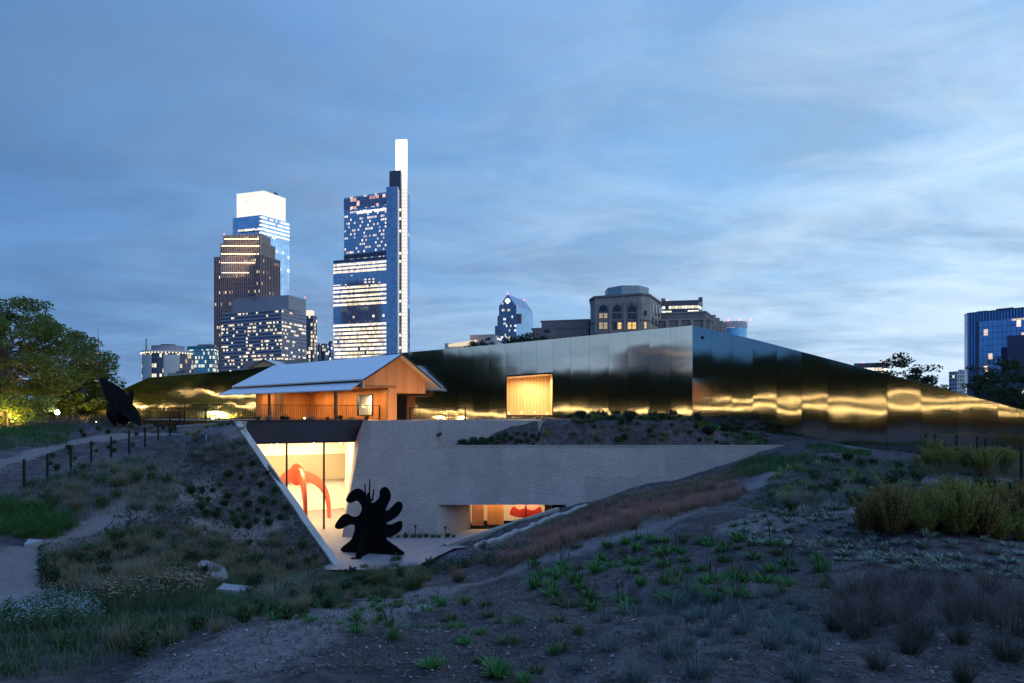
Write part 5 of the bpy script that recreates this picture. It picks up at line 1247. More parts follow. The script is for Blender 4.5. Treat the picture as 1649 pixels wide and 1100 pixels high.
# street surfaces behind and left of the garden
st = MB(); st.prism([(-72.5, -60), (-68.2, -60), (-68.2, 90), (-72.5, 90)][::1], -3.60, -3.59); tag(st.build('street', mat_plain('asphalt', (.05, .05, .052), .7, var=.2)), 'asphalt street left of the garden', 'street', kind='structure')

lp = P(92, 664, 50)
fl_t = thing('floodlight', 'bright white floodlight shining at the foot of the big tree', 'floodlight', (lp.x, lp.y, tz1(lp.x, lp.y)))
m_ = MB(); m_.tube([(lp.x, lp.y, tz1(lp.x, lp.y) - .1), (lp.x, lp.y, lp.z - .2)], .05); m_.build('post', M_black, fl_t)
m_ = MB(); m_.ball(lp, .17, 14, 9); m_.build('lamp_head', mat_emit('flood_white', (1, .90, .66), 90), fl_t)
def plight(name, loc, e, col, r=.15):
    d = bpy.data.lights.new(name, 'POINT'); d.energy = e; d.color = col; d.shadow_soft_size = r; o = bpy.data.objects.new(name, d); COL.objects.link(o); o.location = loc; return o
plight('tree_uplight', P(15, 671, 48), 800, (1.0, .70, .10), .3); plight('tree_uplight', P(135, 668, 57), 300, (1.0, .72, .16), .3)
plight('tree_uplight', P(-30, 660, 54), 800, (1.0, .66, .12), .3)
M_garden = mat_emit('garden_lamp', (1.0, .78, .32), 14)
for i, (px, py, Y, lab, r) in enumerate([(343, 673, 39.5, 'small bright garden light among plants behind the kerb', .10), (192, 681, 42.5, 'low yellow uplight under the black sculpture by the tree', .07), (490.5, 673.5, 41.0, 'tiny warm light at the foot of the porch railing', .05), (155, 680, 46, 'faint garden light in the grass left of the sculpture', .05)]):
    q = P(px, py, Y); t = thing('garden_light', lab, 'garden light', (q.x, q.y, q.z - .3))
    m_ = MB(); m_.tube([q - Vector((0, 0, .5)), q], .02); m_.build('spike', M_black, t); m_ = MB(); m_.ball(q, r, 10, 7); m_.build('lamp_head', M_garden, t)

# ------------------------------------------------------------------ black plate sculptures (generic forms)
M_sculpt = mat_plain('matt_black_steel', (.004, .004, .006), .75, var=.1, spec=.10)
def courtyard_sculpture():
    D = 33.0; c = P(592, 890, D); c.z = FLOOR
    t = thing('black_sculpture', 'tall black steel plate sculpture with rounded arms standing in the sunken courtyard', 'sculpture', c)
    k = D / 1000.0
    main = [(-44, 0), (-28, 22), (-22, 42), (-30, 45), (-48, 37), (-58, 40), (-52, 52), (-40, 62), (-24, 58), (-14, 62), (-10, 74), (-18, 84), (-30, 80), (-38, 84), (-32, 96), (-18, 104), (-6, 98), (2, 84), (10, 82), (20, 90), (22, 102), (30, 108), (38, 102), (40, 90),
            (34, 78), (32, 70), (40, 74), (50, 84), (58, 84), (60, 74), (52, 62), (40, 54), (32, 50), (40, 48), (54, 54), (60, 52), (58, 40), (46, 31), (32, 26), (42, 18), (52, 12), (58, 0)]
    pts = smooth_outline([(a * k, b_ * k) for a, b_ in main], 5); pts = [(a, max(0.0, b_)) for a, b_ in pts]
    d = Vector((.97, -.24, 0)).normalized(); nrm = Vector((-d.y, d.x, 0))
    m_ = MB(); m_.plate(pts, c, d, (0, 0, 1), nrm, .07); m_.build('main_plate', M_sculpt, t)
    side = smooth_outline([(-38 * k, 0), (-26 * k, 26 * k), (-12 * k, 50 * k), (-9 * k, 82 * k), (0, 98 * k), (9 * k, 80 * k), (12 * k, 48 * k), (26 * k, 24 * k), (38 * k, 0)], 5); side = [(a, max(0.0, b_)) for a, b_ in side]
    m_ = MB(); m_.plate(side, c + d * .05, Vector((nrm.x, nrm.y, 0)), (0, 0, 1), d, .06); m_.build('cross_plate', M_sculpt, t)
    for x, h0, h1, lean in ((-3, 84, 112, -2), (3, 84, 120, 1), (8, 84, 104, 3)):
        m_ = MB(); m_.tube([c + d * x * k + Vector((0, 0, h0 * k)), c + d * (x + lean) * k + Vector((0, 0, h1 * k))], [.06, .03], 6); m_.build('spike', M_sculpt, t)
    m_ = MB(); q = c - nrm * 38 * k; m_.box((q.x, q.y, FLOOR + .02), (.5, .3, .05)); m_.build('foot_plate', M_sculpt, t)
courtyard_sculpture()
def leaf_sculpture():
    D = 42.0; c = P(200, 682, D); c.z = tz1(c.x, c.y) - .05; k = D / 1000
    t = thing('black_sculpture', 'black sculpture of pointed curved steel plates on the grass before the low metal wall', 'sculpture', c)
    def petal(base, tip, w, bend, nm, th=.07):
        b_, e = Vector(base), Vector(tip); ax = (e - b_); L = ax.length; ax.normalize(); nv = Vector(bend).normalized(); wd = ax.cross(nv).normalized(); m_ = MB(); n = 14; prev = None
        for i in range(n + 1):
            f = i / n; wdt = w * (math.sin(math.pi * min(1, f * .92 + .08)) ** .8) * (1 - .25 * f); off = nv * (math.sin(math.pi * f) * L * .12)
            q = b_.lerp(e, f) + off; ring = [q + wd * wdt / 2 + nv * th / 2, q - wd * wdt / 2 + nv * th / 2, q - wd * wdt / 2 - nv * th / 2, q + wd * wdt / 2 - nv * th / 2]
            if prev:
                for j in range(4): m_.face([prev[j], prev[(j + 1) % 4], ring[(j + 1) % 4], ring[j]], smooth=False)
            else: m_.face(ring)
            prev = ring
        m_.face(prev[::-1]); m_.build(nm, M_sculpt, t)
    def L_(px, py, dy=0): q = P(px, py, D); q.y += dy; return q
    petal(L_(214, 676), L_(167, 609, -.4), 1.35, (.6, -1, .5), 'plate'); petal(L_(190, 650, .2), L_(234, 686, -.5), 1.05, (.5, -.8, .6), 'plate'); petal(L_(204, 682), L_(174, 632, .5), 1.5, (-.3, -1, .1), 'plate')
    petal(L_(198, 660), L_(209, 626, .3), .55, (.9, -.5, 0), 'plate'); petal(L_(188, 640, -.3), L_(201, 686, -.9), 1.25, (-.6, -1, .2), 'plate'); petal(L_(170, 680, .6), L_(196, 640, .4), .95, (-.2, 1, 0), 'plate')
leaf_sculpture()

# ------------------------------------------------------------------ posts, cover, stone slab, signs
def posts():
    proto = None
    for i, p in enumerate(POSTS):
        z = tz1(p.x, p.y)
        if proto is None:
            t = thing('bollard_post', 'x', 'post', (0, 0, 0), 'black posts along the left path')
            m_ = MB(); m_.box((0, 0, .66), (.075, .075, 1.42)); m_.build('shaft', M_black, t); m_ = MB(); m_.box((0, 0, 1.385), (.085, .085, .03)); m_.build('cap', M_black, t); proto = t; o = t
        else: o = copy_tree(proto)
        o.location = (p.x, p.y, max(z, p.z - 1.36)); o['label'] = f'thin black post in the row on the left bank, {ORD[i]} from the left'
    for i, (px, py, Y) in enumerate([(1491, 698, 30), (1540.5, 700, 28.5), (1587.5, 706, 27.2), (1645, 716, 25.5), (1506, 699, 31.3), (1574, 702, 29.5)]):
        o = copy_tree(proto); p = P(px, py, Y); o.location = (p.x, p.y, p.z - 1.4); o['group'] = 'black posts in the grass before the mirror wall'; o['label'] = ['thick black post at the left end of the row by the right mirror wall', 'second black post from the left before the right mirror wall', 'third tall black post before the right mirror wall', 'black post nearest the right edge before the mirror wall', 'thin post just behind the leftmost one by the right mirror wall', 'thin farther post between the second and third by the mirror wall'][i]
    for px, Y, h, lab in ((159, 46, .75, 'short black post at the left end of the far railing'), (164.5, 46, .75, 'short black post just right of the far railing end'), (131.5, 50, .7, 'lone short dark post near the tip of the low metal wall')):
        o = copy_tree(proto, scale=(1, 1, .6)); p = P(px, 680, Y); o.location = (p.x, p.y, tz1(p.x, p.y)); o['label'] = lab; o['group'] = 'short posts by the far railing'
    for px, py, Y, lab in ((669, 845, 37.3, 'small black path light left at the foot of the concrete wall'), (717, 848, 36.9, 'small black path light right at the foot of the concrete wall')):
        q = P(px, py, Y); t = thing('path_light', lab, 'path light', (q.x, q.y, FLOOR)); m_ = MB(); m_.tube([(q.x, q.y, FLOOR), (q.x, q.y, FLOOR + .6)], .025); m_.build('stem', M_black, t); m_ = MB(); m_.tube([(q.x, q.y, FLOOR + .6), (q.x, q.y, FLOOR + .72)], [.07, .07], 10); m_.build('lamp_head', M_black, t)
posts()
q = ground_at(679, 986); t = thing('valve_cover', 'round grey cover plate lying on the bare soil in the foreground', 'cover plate', q)
ol = [(math.cos(a), math.sin(a)) for a in np.linspace(0, 2 * math.pi, 33)[:-1]]
M_cov = mat_plain('grey_cover', (.16, .16, .17), .6, metal=.3, var=.2, scale=6)
m_ = MB(); m_.prism([(q.x + .25 * a, q.y + .25 * b_) for a, b_ in ol], q.z - .1, q.z + .05); m_.prism([(q.x + .20 * a, q.y + .20 * b_) for a, b_ in ol], q.z + .052, q.z + .065); m_.build('cover', M_cov, t)
m_ = MB(); m_.box((q.x - .14, q.y + .02, q.z + .075), (.08, .05, .03)); m_.build('handle', M_cov, t)
M_slate = mat_concrete('slate', (.34, .36, .40), .6, 4.0, (1, 1, 1))
def stone(label, pxs, th):
    pts = [ground_at(*p) for p in pxs]; c = sum(pts, Vector()) / len(pts); rr = random.Random(3); ol = []
    for i, p in enumerate(pts):
        n_ = pts[(i + 1) % len(pts)]
        for k in range(5): w_q = p.lerp(n_, k / 5); ol.append(Vector((w_q.x + rr.uniform(-.03, .03), w_q.y + rr.uniform(-.03, .03), w_q.z)))
    Af = np.array([[p.x, p.y, 1] for p in pts]); kf = np.linalg.lstsq(Af, np.array([p.z for p in pts]), rcond=None)[0]
    for p in ol: p.z = kf[0] * p.x + kf[1] * p.y + kf[2] + .05
    m_ = MB(); m_.face([p + Vector((0, 0, th)) for p in ol]); 
    for i in range(len(ol)): a, b_ = ol[i], ol[(i + 1) % len(ol)]; m_.face([a - Vector((0, 0, .3)), b_ - Vector((0, 0, .3)), b_ + Vector((0, 0, th)), a + Vector((0, 0, th))])
    tag(m_.build('stone_slab', M_slate, origin=c), label, 'stone slab')
def slab_at(px, py, label, ol, th):
    c = ground_at(px, py); e = .5; gxs = (tz1(c.x + e, c.y) - tz1(c.x - e, c.y)) / (2 * e); gys = (tz1(c.x, c.y + e) - tz1(c.x, c.y - e)) / (2 * e); rr = random.Random(px); pts = []
    for i, a in enumerate(ol):
        b_ = ol[(i + 1) % len(ol)]
        for k in range(4): x, y = lerp(a[0], b_[0], k / 4) + rr.uniform(-.03, .03), lerp(a[1], b_[1], k / 4) + rr.uniform(-.03, .03); pts.append(Vector((c.x + x, c.y + y, c.z + gxs * x + gys * y * .8 + .06)))
    pts = pts[::-1]; m_ = MB(); u = Vector((0, 0, th)); m_.face([p + u for p in pts])
    for i in range(len(pts)): a, b_ = pts[i], pts[(i + 1) % len(pts)]; m_.face([a - u * 3, b_ - u * 3, b_ + u, a + u])
    tag(m_.build('stone_slab', M_slate, origin=c), label, 'stone slab')
slab_at(338, 926, 'large blue grey stone slab lying flat in the grass left of the foreground path', [(-.75, .95), (.05, 1.05), (.55, .25), (1.0, -.75), (-.15, -.85), (-.5, .1)], .12)
slab_at(378, 955, 'smaller stone slab below the large blue grey slab', [(-.5, .3), (.4, .35), (.65, -.3), (-.4, -.4)], .08)
stone('flat pale stepping stone at the edge of the left path', [(40, 882), (68, 880), (66, 873), (44, 874)], .05)
# ------------------------------------------------------------------ plant builders
def blade(mb, base, dirv, h, w, droop, seg=4, rr=random, shape=0):
    side = Vector((-dirv.y, dirv.x, 0)); side = side.normalized() if side.length > 1e-4 else Vector((1, 0, 0))
    tw = rr.uniform(-.9, .9); side = Matrix.Rotation(tw, 3, Vector((0, 0, 1))) @ side
    p = base.copy(); up = (Vector((0, 0, 1)) + dirv).normalized(); prev = None; st = h / seg
    i0 = len(mb.v)
    for i in range(seg + 1):
        f = i / seg; ww = w * ((1 - f) ** .7 if shape == 0 else max(.05, math.sin(math.pi * (f * .85 + .12))))
        mb.v += [tuple(p - side * ww / 2), tuple(p + side * ww / 2)]
        up = (up + (dirv.normalized() if dirv.length > 1e-4 else Vector()) * droop * f - Vector((0, 0, droop * f * .9))).normalized(); p = p + up * st
    for i in range(seg):
        a = i0 + 2 * i; mb.f.append((a, a + 1, a + 3, a + 2)); mb.uv.append([(0, i / seg), (1, i / seg), (1, (i + 1) / seg), (0, (i + 1) / seg)]); mb.m.append(0); mb.smooth.append(True)
def tuft(n, h, spread, w, droop, rbase, seed, lean=.5, shape=0, seg=4, hv=.35):
    rr = random.Random(seed); mb = MB()
    for _ in range(n):
        a = rr.uniform(0, 6.283); r = rbase * math.sqrt(rr.random()); k = rr.random() ** .7 * spread
        blade(mb, Vector((r * math.cos(a), r * math.sin(a), -.02)), Vector((math.cos(a + rr.uniform(-.4, .4)), math.sin(a + rr.uniform(-.4, .4)), 0)) * k, h * rr.uniform(1 - hv, 1 + hv * .5), w * rr.uniform(.7, 1.2), droop * rr.uniform(.5, 1.3), seg, rr, shape)
    return mb
def bushy(nst, h, spread, nleaf, size, seed, w=.012):
    rr = random.Random(seed); st = MB(); lf = MB()
    for _ in range(nst):
        a = rr.uniform(0, 6.283); k = rr.random() * spread; hh = h * rr.uniform(.7, 1.1); d = Vector((math.cos(a) * k, math.sin(a) * k, 1)).normalized(); b = Vector((math.cos(a) * k * .15 * h, math.sin(a) * k * .15 * h, -.02))
        st.tube([b, b + d * hh * .6 + Vector((0, 0, .0)), b + d * hh], [w, w * .7, w * .3], 4, cap=False)
        for _ in range(nleaf):
            f = rr.uniform(.15, 1.0); p = b + d * hh * f; e = Vector((rr.gauss(0, 1), rr.gauss(0, 1), rr.gauss(.5, .5))).normalized(); s = size * rr.uniform(.6, 1.3); q = e.cross(Vector((rr.gauss(0, 1), rr.gauss(0, 1), rr.gauss(0, 1)))).normalized()
            lf.face([p, p + e * s * .5 + q * s * .22, p + e * s, p + e * s * .5 - q * s * .22], [(0, 0), (.5, .5), (1, 1), (.5, .5)])
    return st, lf
G_leaf = mat_leaf('rosette_green', (0.036, 0.129, 0.031), (0.084, 0.231, 0.056))
G_olive = mat_leaf('rosette_olive', (0.056, 0.084, 0.028), (0.105, 0.133, 0.042))
G_silver = mat_leaf('silver_leaf', (0.129, 0.174, 0.129), (0.269, 0.319, 0.241), transl=.1)
G_lav = mat_leaf('blue_grey_leaf', (0.077, 0.119, 0.119), (0.175, 0.231, 0.217), transl=.1)
G_blue = mat_leaf('bluestem', (0.031, 0.059, 0.031), (0.084, 0.077, 0.070), tip=(0.140, 0.091, 0.105))
G_amso = mat_leaf('feathery_gold_green', (.17, .20, .04), (.38, .35, .08), transl=.45)
G_amso2 = mat_leaf('feathery_russet', (.20, .15, .05), (.32, .24, .07), transl=.45)
G_red = mat_leaf('red_grass', (0.098, 0.084, 0.042), (0.196, 0.126, 0.084), tip=(.46, .22, .20))
G_tan = mat_leaf('tan_grass', (0.105, 0.109, 0.056), (0.189, 0.168, 0.091), tip=(0.266, 0.217, 0.140))
G_bright = mat_leaf('bright_green', (.030, .095, .020), (.065, .165, .035))
G_mid = mat_leaf('mid_green', (0.034, 0.087, 0.034), (0.084, 0.147, 0.059))
G_dark = mat_leaf('dark_green', (0.017, 0.042, 0.020), (0.042, 0.077, 0.031))
G_grey = mat_leaf('grey_green', (0.091, 0.119, 0.098), (0.182, 0.210, 0.161), tip=(0.266, 0.266, 0.224))
G_lime = mat_leaf('lime_green', (0.098, 0.210, 0.042), (0.182, 0.322, 0.070))
G_seedstalk = mat_leaf('dried_stalk', (.05, .035, .028), (.10, .07, .055))
G_stem = mat_plain('stem', (.06, .055, .03), .9)
G_flower = mat_plain('purple_petals', (.16, .11, .32), .8, var=.3, scale=20); G_white = mat_plain('white_petals', (.22, .26, .27), .8, var=.2, scale=20); G_umbel = mat_plain('tan_flower_heads', (.20, .155, .095), .9, var=.3, scale=20); G_seed = mat_plain('dark_seed_heads', (.035, .022, .020), .9)
G_plume = mat_leaf('pale_plume', (0.157, 0.157, 0.123), (0.280, 0.269, 0.213))

def protos(fn, k): return [fn(s) for s in range(k)]
PROTO = {}
def add_proto(key, cat, name, builder, k=4):
    PROTO[key] = (cat, name, [builder(100 + 17 * s) for s in range(k)])
class Plant:   # a prototype: list of (part name, mesh); the first carries the thing when it is alone
    def __init__(s, parts): s.parts = parts
def mk(parts):
    res = []
    for nm, mb, mat in parts:
        ob = mb.build(nm, mat, origin=(0, 0, 0), link=False); res.append((nm, ob.data)); bpy.data.objects.remove(ob)
    return Plant(res)
def place(key, pos, scale, rz, label, group, k=None, sz=None):
    cat, name, ps = PROTO[key]; pl = ps[(k if k is not None else rng.randrange(len(ps))) % len(ps)]
    if len(pl.parts) == 1:
        o = bpy.data.objects.new(name, pl.parts[0][1]); COL.objects.link(o)
    else:
        o = bpy.data.objects.new(name, None); COL.objects.link(o); o.empty_display_size = .1
        for nm, me_ in pl.parts: c = bpy.data.objects.new(nm, me_); COL.objects.link(c); c.parent = o; (c.__setitem__('kind', 'stuff') if nm == 'bloom' else None)
    o.location = pos; o.rotation_euler = (0, 0, rz); o.scale = (scale, scale, scale * (sz or 1)); tag(o, label, cat, group); return o
add_proto('rosette', 'plant', 'leafy_plant', lambda s: mk([('leafy_plant', tuft(46, .40, 1.5, .055, .34, .10, s, shape=1), G_leaf)]), 4)
add_proto('rosette_olive', 'plant', 'leafy_plant', lambda s: mk([('leafy_plant', tuft(44, .38, 1.4, .045, .36, .10, s, shape=1), G_olive)]), 3)
def spiked(s):
    rr = random.Random(s); a = tuft(40, .36, 1.4, .055, .34, .10, s, shape=1); b = MB()
    for _ in range(5):
        x, y = rr.uniform(-.12, .12), rr.uniform(-.12, .12); h = rr.uniform(.35, .62); e = Vector((x * 1.6, y * 1.6, h)); b.tube([(x, y, 0), e], .006, 4, cap=False); b.tube([e, e + Vector((0, 0, .10))], [.022, .010], 5)
    return mk([('foliage', a, G_leaf), ('seed_head', b, G_seed)])
add_proto('spiked', 'plant', 'leafy_plant', spiked, 3)
add_proto('silver', 'plant', 'silver_plant', lambda s: mk([('silver_plant', tuft(26, .36, 1.7, .085, .30, .08, s, shape=1), G_silver)]), 4)
add_proto('lavender', 'shrub', 'grey_shrub', lambda s: mk([('grey_shrub', tuft(130, .42, .95, .014, .05, .13, s, seg=3), G_lav)]), 4)
add_proto('bluestem', 'grass clump', 'grass_clump', lambda s: mk([('grass_clump', tuft(230, 1.0, .95, .010, .12, .16, s, seg=5, hv=.6), G_blue)]), 4)
def amsonia(mat):
    def f(s):
        st, lf = bushy(60, 1.25, .62, 120, .065, s); return mk([('stem', st, G_stem), ('foliage', lf, mat)])
    return f
add_proto('amsonia', 'shrub', 'feathery_shrub', amsonia(G_amso), 3); add_proto('amsonia_russet', 'shrub', 'feathery_shrub', amsonia(G_amso2), 2)
add_proto('redgrass', 'grass clump', 'grass_clump', lambda s: mk([('grass_clump', tuft(300, .62, 1.05, .009, .12, .12, s, seg=4), G_red)]), 4)
add_proto('tangrass', 'grass clump', 'grass_clump', lambda s: mk([('grass_clump', tuft(260, .60, .95, .010, .14, .13, s, seg=4), G_tan)]), 3)
add_proto('fountain', 'grass clump', 'grass_clump', lambda s: mk([('grass_clump', tuft(420, 1.0, .95, .010, .16, .13, s, seg=5), mat_leaf('fountain_grass_%d' % s, (.06, .085, .03), (.14, .16, .06), tip=(.20, .20, .10)))]), 2)
add_proto('dark', 'shrub', 'dark_shrub', lambda s: mk([('stem', bushy(26, .45, .9, 10, .07, s)[0], G_stem), ('foliage', bushy(26, .45, .9, 46, .075, s)[1], G_dark)]), 3)
add_proto('mid', 'shrub', 'green_shrub', lambda s: mk([('stem', bushy(26, .45, .9, 10, .07, s)[0], G_stem), ('foliage', bushy(26, .45, .9, 46, .075, s)[1], G_mid)]), 3)
add_proto('lime', 'plant', 'pale_green_plant', lambda s: mk([('pale_green_plant', tuft(34, .42, 1.0, .055, .22, .10, s, shape=1), G_lime)]), 3)
add_proto('green_grass', 'grass clump', 'grass_clump', lambda s: mk([('grass_clump', tuft(150, .55, .9, .016, .2, .16, s, seg=4), G_bright)]), 3)
add_proto('grey_grass', 'grass clump', 'grass_clump', lambda s: mk([('grass_clump', tuft(220, .60, .9, .011, .12, .15, s, seg=4), G_grey)]), 3)
def flowering(matf, nfl, fh, rad, fol=G_mid, h=.45):
    def f(s):
        rr = random.Random(s); lf = bushy(30, h, 1.0, 34, .06, s)[1]; b = MB()
        for _ in range(nfl):
            a = rr.uniform(0, 6.28); r = rr.random() ** .6 * h * .8; z = fh * rr.uniform(.45, 1.2); c = Vector((r * math.cos(a), r * math.sin(a), z)); m = 5
            for k in range(m):
                t_ = 6.283 * k / m + a; e = Vector((math.cos(t_), math.sin(t_), rr.uniform(-.1, .5))) * rad; q = Vector((-math.sin(t_), math.cos(t_), 0)) * rad * .4; b.face([c, c + e * .6 + q, c + e, c + e * .6 - q])
        return mk([('foliage', lf, fol), ('bloom', b, matf)])
    return f
add_proto('aster', 'flowering plant', 'flowering_plant', flowering(G_flower, 26, .45, .032), 3)
add_proto('white', 'flowering plant', 'flowering_plant', flowering(G_white, 100, .55, .026, G_mid, .6), 3)
def yarrow(s):
    rr = random.Random(s); g = tuft(90, .5, .6, .012, .1, .14, s); b = MB(); st = MB()
    for _ in range(10):
        a = rr.uniform(0, 6.28); r = rr.random() * .3; p = Vector((r * math.cos(a), r * math.sin(a), rr.uniform(.55, .85))); st.tube([(p.x * .4, p.y * .4, 0), p], .005, 4, cap=False); n = 9
        b.face([p + Vector((.045 * math.cos(6.283 * k / n), .045 * math.sin(6.283 * k / n), rr.uniform(-.012, .012))) for k in range(n)]); b.ball(p - Vector((0, 0, .012)), .035, 8, 4, sz=.35)
    return mk([('foliage', g, G_mid), ('stem', st, G_stem), ('bloom', b, G_umbel)])
add_proto('yarrow', 'flowering plant', 'flowering_plant', yarrow, 3)
def plume(s): return mk([('foliage', tuft(120, .6, .9, .010, .15, .12, s), G_grey), ('plume', tuft(60, 1.25, .55, .012, .10, .10, s + 5, seg=5), G_plume)])
add_proto('plume', 'grass clump', 'plume_grass', plume, 2)
add_proto('yucca', 'plant', 'strap_leaved_plant', lambda s: mk([('strap_leaved_plant', tuft(16, .75, .7, .04, .22, .06, s, seg=6), mat_leaf('strap_leaf', (.05, .10, .05), (.10, .17, .08)))]), 1)

def in_poly_samples(poly, n, sep, seed, tries=40, fixed_z=None):
    rr = random.Random(seed); xs = [p[0] for p in poly]; ys = [p[1] for p in poly]; got = []
    gp = [ground_at(*p) for p in poly]; wp = [(p.x, p.y) for p in gp]; wx = [p[0] for p in wp]; wy = [p[1] for p in wp]
    cnt = 0
    while len(got) < n and cnt < n * tries:
        cnt += 1; x, y = rr.uniform(min(wx), max(wx)), rr.uniform(min(wy), max(wy))
        if not inside(x, y, wp): continue
        if any((x - a) ** 2 + (y - b) ** 2 < sep * sep for a, b in got): continue
        got.append((x, y))
    z = tz([g[0] for g in got], [g[1] for g in got]) if got else []
    return [Vector((g[0], g[1], zz)) for g, zz in zip(got, z)]
def proj(p): return (824.5 + p.x / p.y * 1000, 668 - p.z / p.y * 1000)
def cluster(keys, poly, n, sep, smin, smax, what, where, group, seed, szr=(.9, 1.1), pts=None):
    """place plants over the ground under a patch; every one gets a label saying where in the patch it stands"""
    pts = pts or in_poly_samples(poly, n, sep, seed); rr = random.Random(seed + 1)
    pts = sorted(pts, key=lambda p: -proj(p)[1]); N = len(pts); rows_n = max(1, min(12, round(N / 9))); per = math.ceil(N / rows_n)
    for r_ in range(rows_n):
        row = sorted(pts[r_ * per:(r_ + 1) * per], key=lambda p: proj(p)[0])
        for i, p in enumerate(row):
            where_ = f'{ORD[i]} from left' + (f', {ORD[r_]} row' if rows_n > 1 else '')
            key = rr.choice(keys); s = rr.uniform(smin, smax)
            place(key, p, s, rr.uniform(0, 6.28), f'{what} {where}, {where_}', group, rr.randrange(8), rr.uniform(*szr))
# foreground beds
cluster(['rosette', 'rosette', 'spiked', 'rosette_olive'], [(858, 905), (960, 872), (1120, 862), (1230, 872), (1335, 905), (1335, 955), (1200, 962), (1050, 985), (900, 990), (852, 945)], 96, .42, .55, .95, 'green leafy plant', 'in the bed right of the foreground path', 'green leafy plants in the foreground bed', 201)
cluster(['silver'], [(1170, 850), (1260, 822), (1360, 835), (1430, 872), (1649, 880), (1660, 935), (1450, 935), (1330, 900), (1230, 880)], 90, .45, .5, .85, 'silver leaved plant', 'in the right hand bed', 'silver leaved plants in the right bed', 202)
cluster(['lavender'], [(985, 985), (1050, 960), (1180, 955), (1290, 965), (1310, 1020), (1330, 1098), (1000, 1098), (1060, 1040)], 56, .38, .4, .8, 'blue grey shrublet', 'on the near soil', 'blue grey shrublets on the near soil', 203)
cluster(['bluestem'], [(1330, 985), (1400, 945), (1560, 945), (1655, 960), (1670, 1098), (1370, 1092)], 36, .42, .38, .72, 'dark purplish grass clump', 'at the lower right', 'dark purplish grass clumps', 204)
cluster(['amsonia', 'amsonia', 'amsonia_russet'], [(1385, 858), (1410, 838), (1520, 832), (1660, 838), (1670, 872), (1560, 868), (1450, 866)], 42, .46, .45, 1.05, 'feathery yellow green shrub', 'in the drift at right', 'feathery yellow green shrubs', 205)
cluster(['rosette', 'rosette_olive', 'spiked'], [(420, 1000), (560, 965), (640, 960), (800, 985), (870, 1010), (960, 1100), (560, 1100), (640, 1040)], 60, .45, .3, .6, 'small green tuft', 'on the bare near slope', 'small tufts on the bare slope', 206)
cluster(['lavender', 'rosette_olive'], [(900, 1000), (990, 1000), (990, 1095), (870, 1095)], 10, .6, .35, .6, 'small greyish tuft', 'left of the blue grey shrublets', 'small greyish tufts', 207)
cluster(['redgrass', 'redgrass', 'tangrass'], [(765, 915), (850, 872), (950, 838), (1060, 808), (1170, 778), (1195, 795), (1080, 832), (960, 868), (860, 903)], 74, .70, .8, 1.25, 'reddish grass clump', 'in the long drift beside the path', 'reddish grass clumps in the long drift', 208)
cluster(['aster'], [(690, 925), (760, 893), (850, 868), (862, 882), (790, 912), (720, 930)], 20, .6, .9, 1.4, 'purple flowered plant', 'below the stone edging', 'purple flowered plants', 209)
cluster(['white'], [(-10, 1000), (60, 985), (148, 985), (140, 1020), (20, 1035)], 20, .4, .55, .9, 'white flowered bush', 'at the lower left corner', 'white flowered bushes', 210)
cluster(['yarrow'], [(150, 975), (240, 962), (330, 960), (330, 985), (180, 1000)], 26, .4, .6, .9, 'tan headed yarrow', 'in front of the stone slab', 'tan headed yarrows', 211)
cluster(['mid', 'dark', 'tangrass'], [(60, 1060), (180, 1030), (360, 1000), (560, 960), (700, 930), (560, 975), (400, 1012), (220, 1065), (110, 1090)], 64, .42, .4, .75, 'low green clump', 'along the bare slope edge', 'low clumps edging the bare slope', 212)
cluster(['tangrass', 'grey_grass', 'mid', 'dark'], [(390, 960), (520, 925), (650, 905), (700, 905), (690, 925), (560, 960), (440, 985)], 44, .62, .75, 1.2, 'tufted grass clump', 'between the slab and the courtyard corner', 'tufted grasses by the courtyard corner', 213)
for px, py, key, s, lab in ((612, 945, 'fountain', .95, 'tall pale green fountain grass, left one before the courtyard'), (668, 950, 'fountain', .98, 'tall pale green fountain grass, right one before the courtyard'), (738, 938, 'redgrass', 1.15, 'rounded reddish grass clump below the purple flowers'), (345, 885, 'fountain', .7, 'pale fountain grass above the stone slab'),
        (15, 1092, 'yucca', .6, 'strap leaved plant at the lower left corner'), (200, 782, 'plume', 1.1, 'tall silvery plume grass leaning on the left bank'), (118, 690, 'yucca', 1.1, 'strap leaved plant on the upper left lawn'), (800, 1092, 'rosette', .7, 'broad green tuft at the bottom edge of the picture')):
    place(key, ground_at(px, py), s, rng.uniform(0, 6), lab, None)
# left bank
cluster(['dark', 'dark', 'mid'], [(300, 785), (390, 745), (432, 770), (470, 835), (430, 850), (330, 830)], 70, .58, .5, .95, 'dark green clump', 'on the left bank beside the wing wall', 'dark clumps on the left bank', 214)
cluster(['grey_grass', 'plume'], [(310, 735), (345, 722), (400, 722), (405, 742), (330, 748)], 16, .55, .6, .9, 'silvery grass clump', 'at the top of the left bank', 'silvery grasses atop the left bank', 215)
cluster(['green_grass'], [(-5, 870), (-5, 815), (70, 818), (118, 842), (90, 868)], 34, .5, .9, 1.4, 'bright green grass clump', 'at the left edge below the posts', 'bright green grasses at the left edge', 216)
cluster(['grey_grass', 'tangrass', 'mid', 'white'], [(0, 812), (40, 785), (130, 760), (230, 745), (290, 790), (260, 830), (130, 838)], 62, .7, .7, 1.15, 'greyish grass clump', 'among the posts on the left bank', 'greyish grasses among the posts', 217)
cluster(['tangrass', 'mid', 'dark', 'grey_grass'], [(62, 935), (80, 900), (180, 868), (330, 860), (440, 862), (520, 905), (400, 915), (300, 940), (160, 958)], 80, .72, .65, 1.15, 'brownish grass clump', 'on the dim bank above the slab', 'brownish grasses on the dim bank', 218)
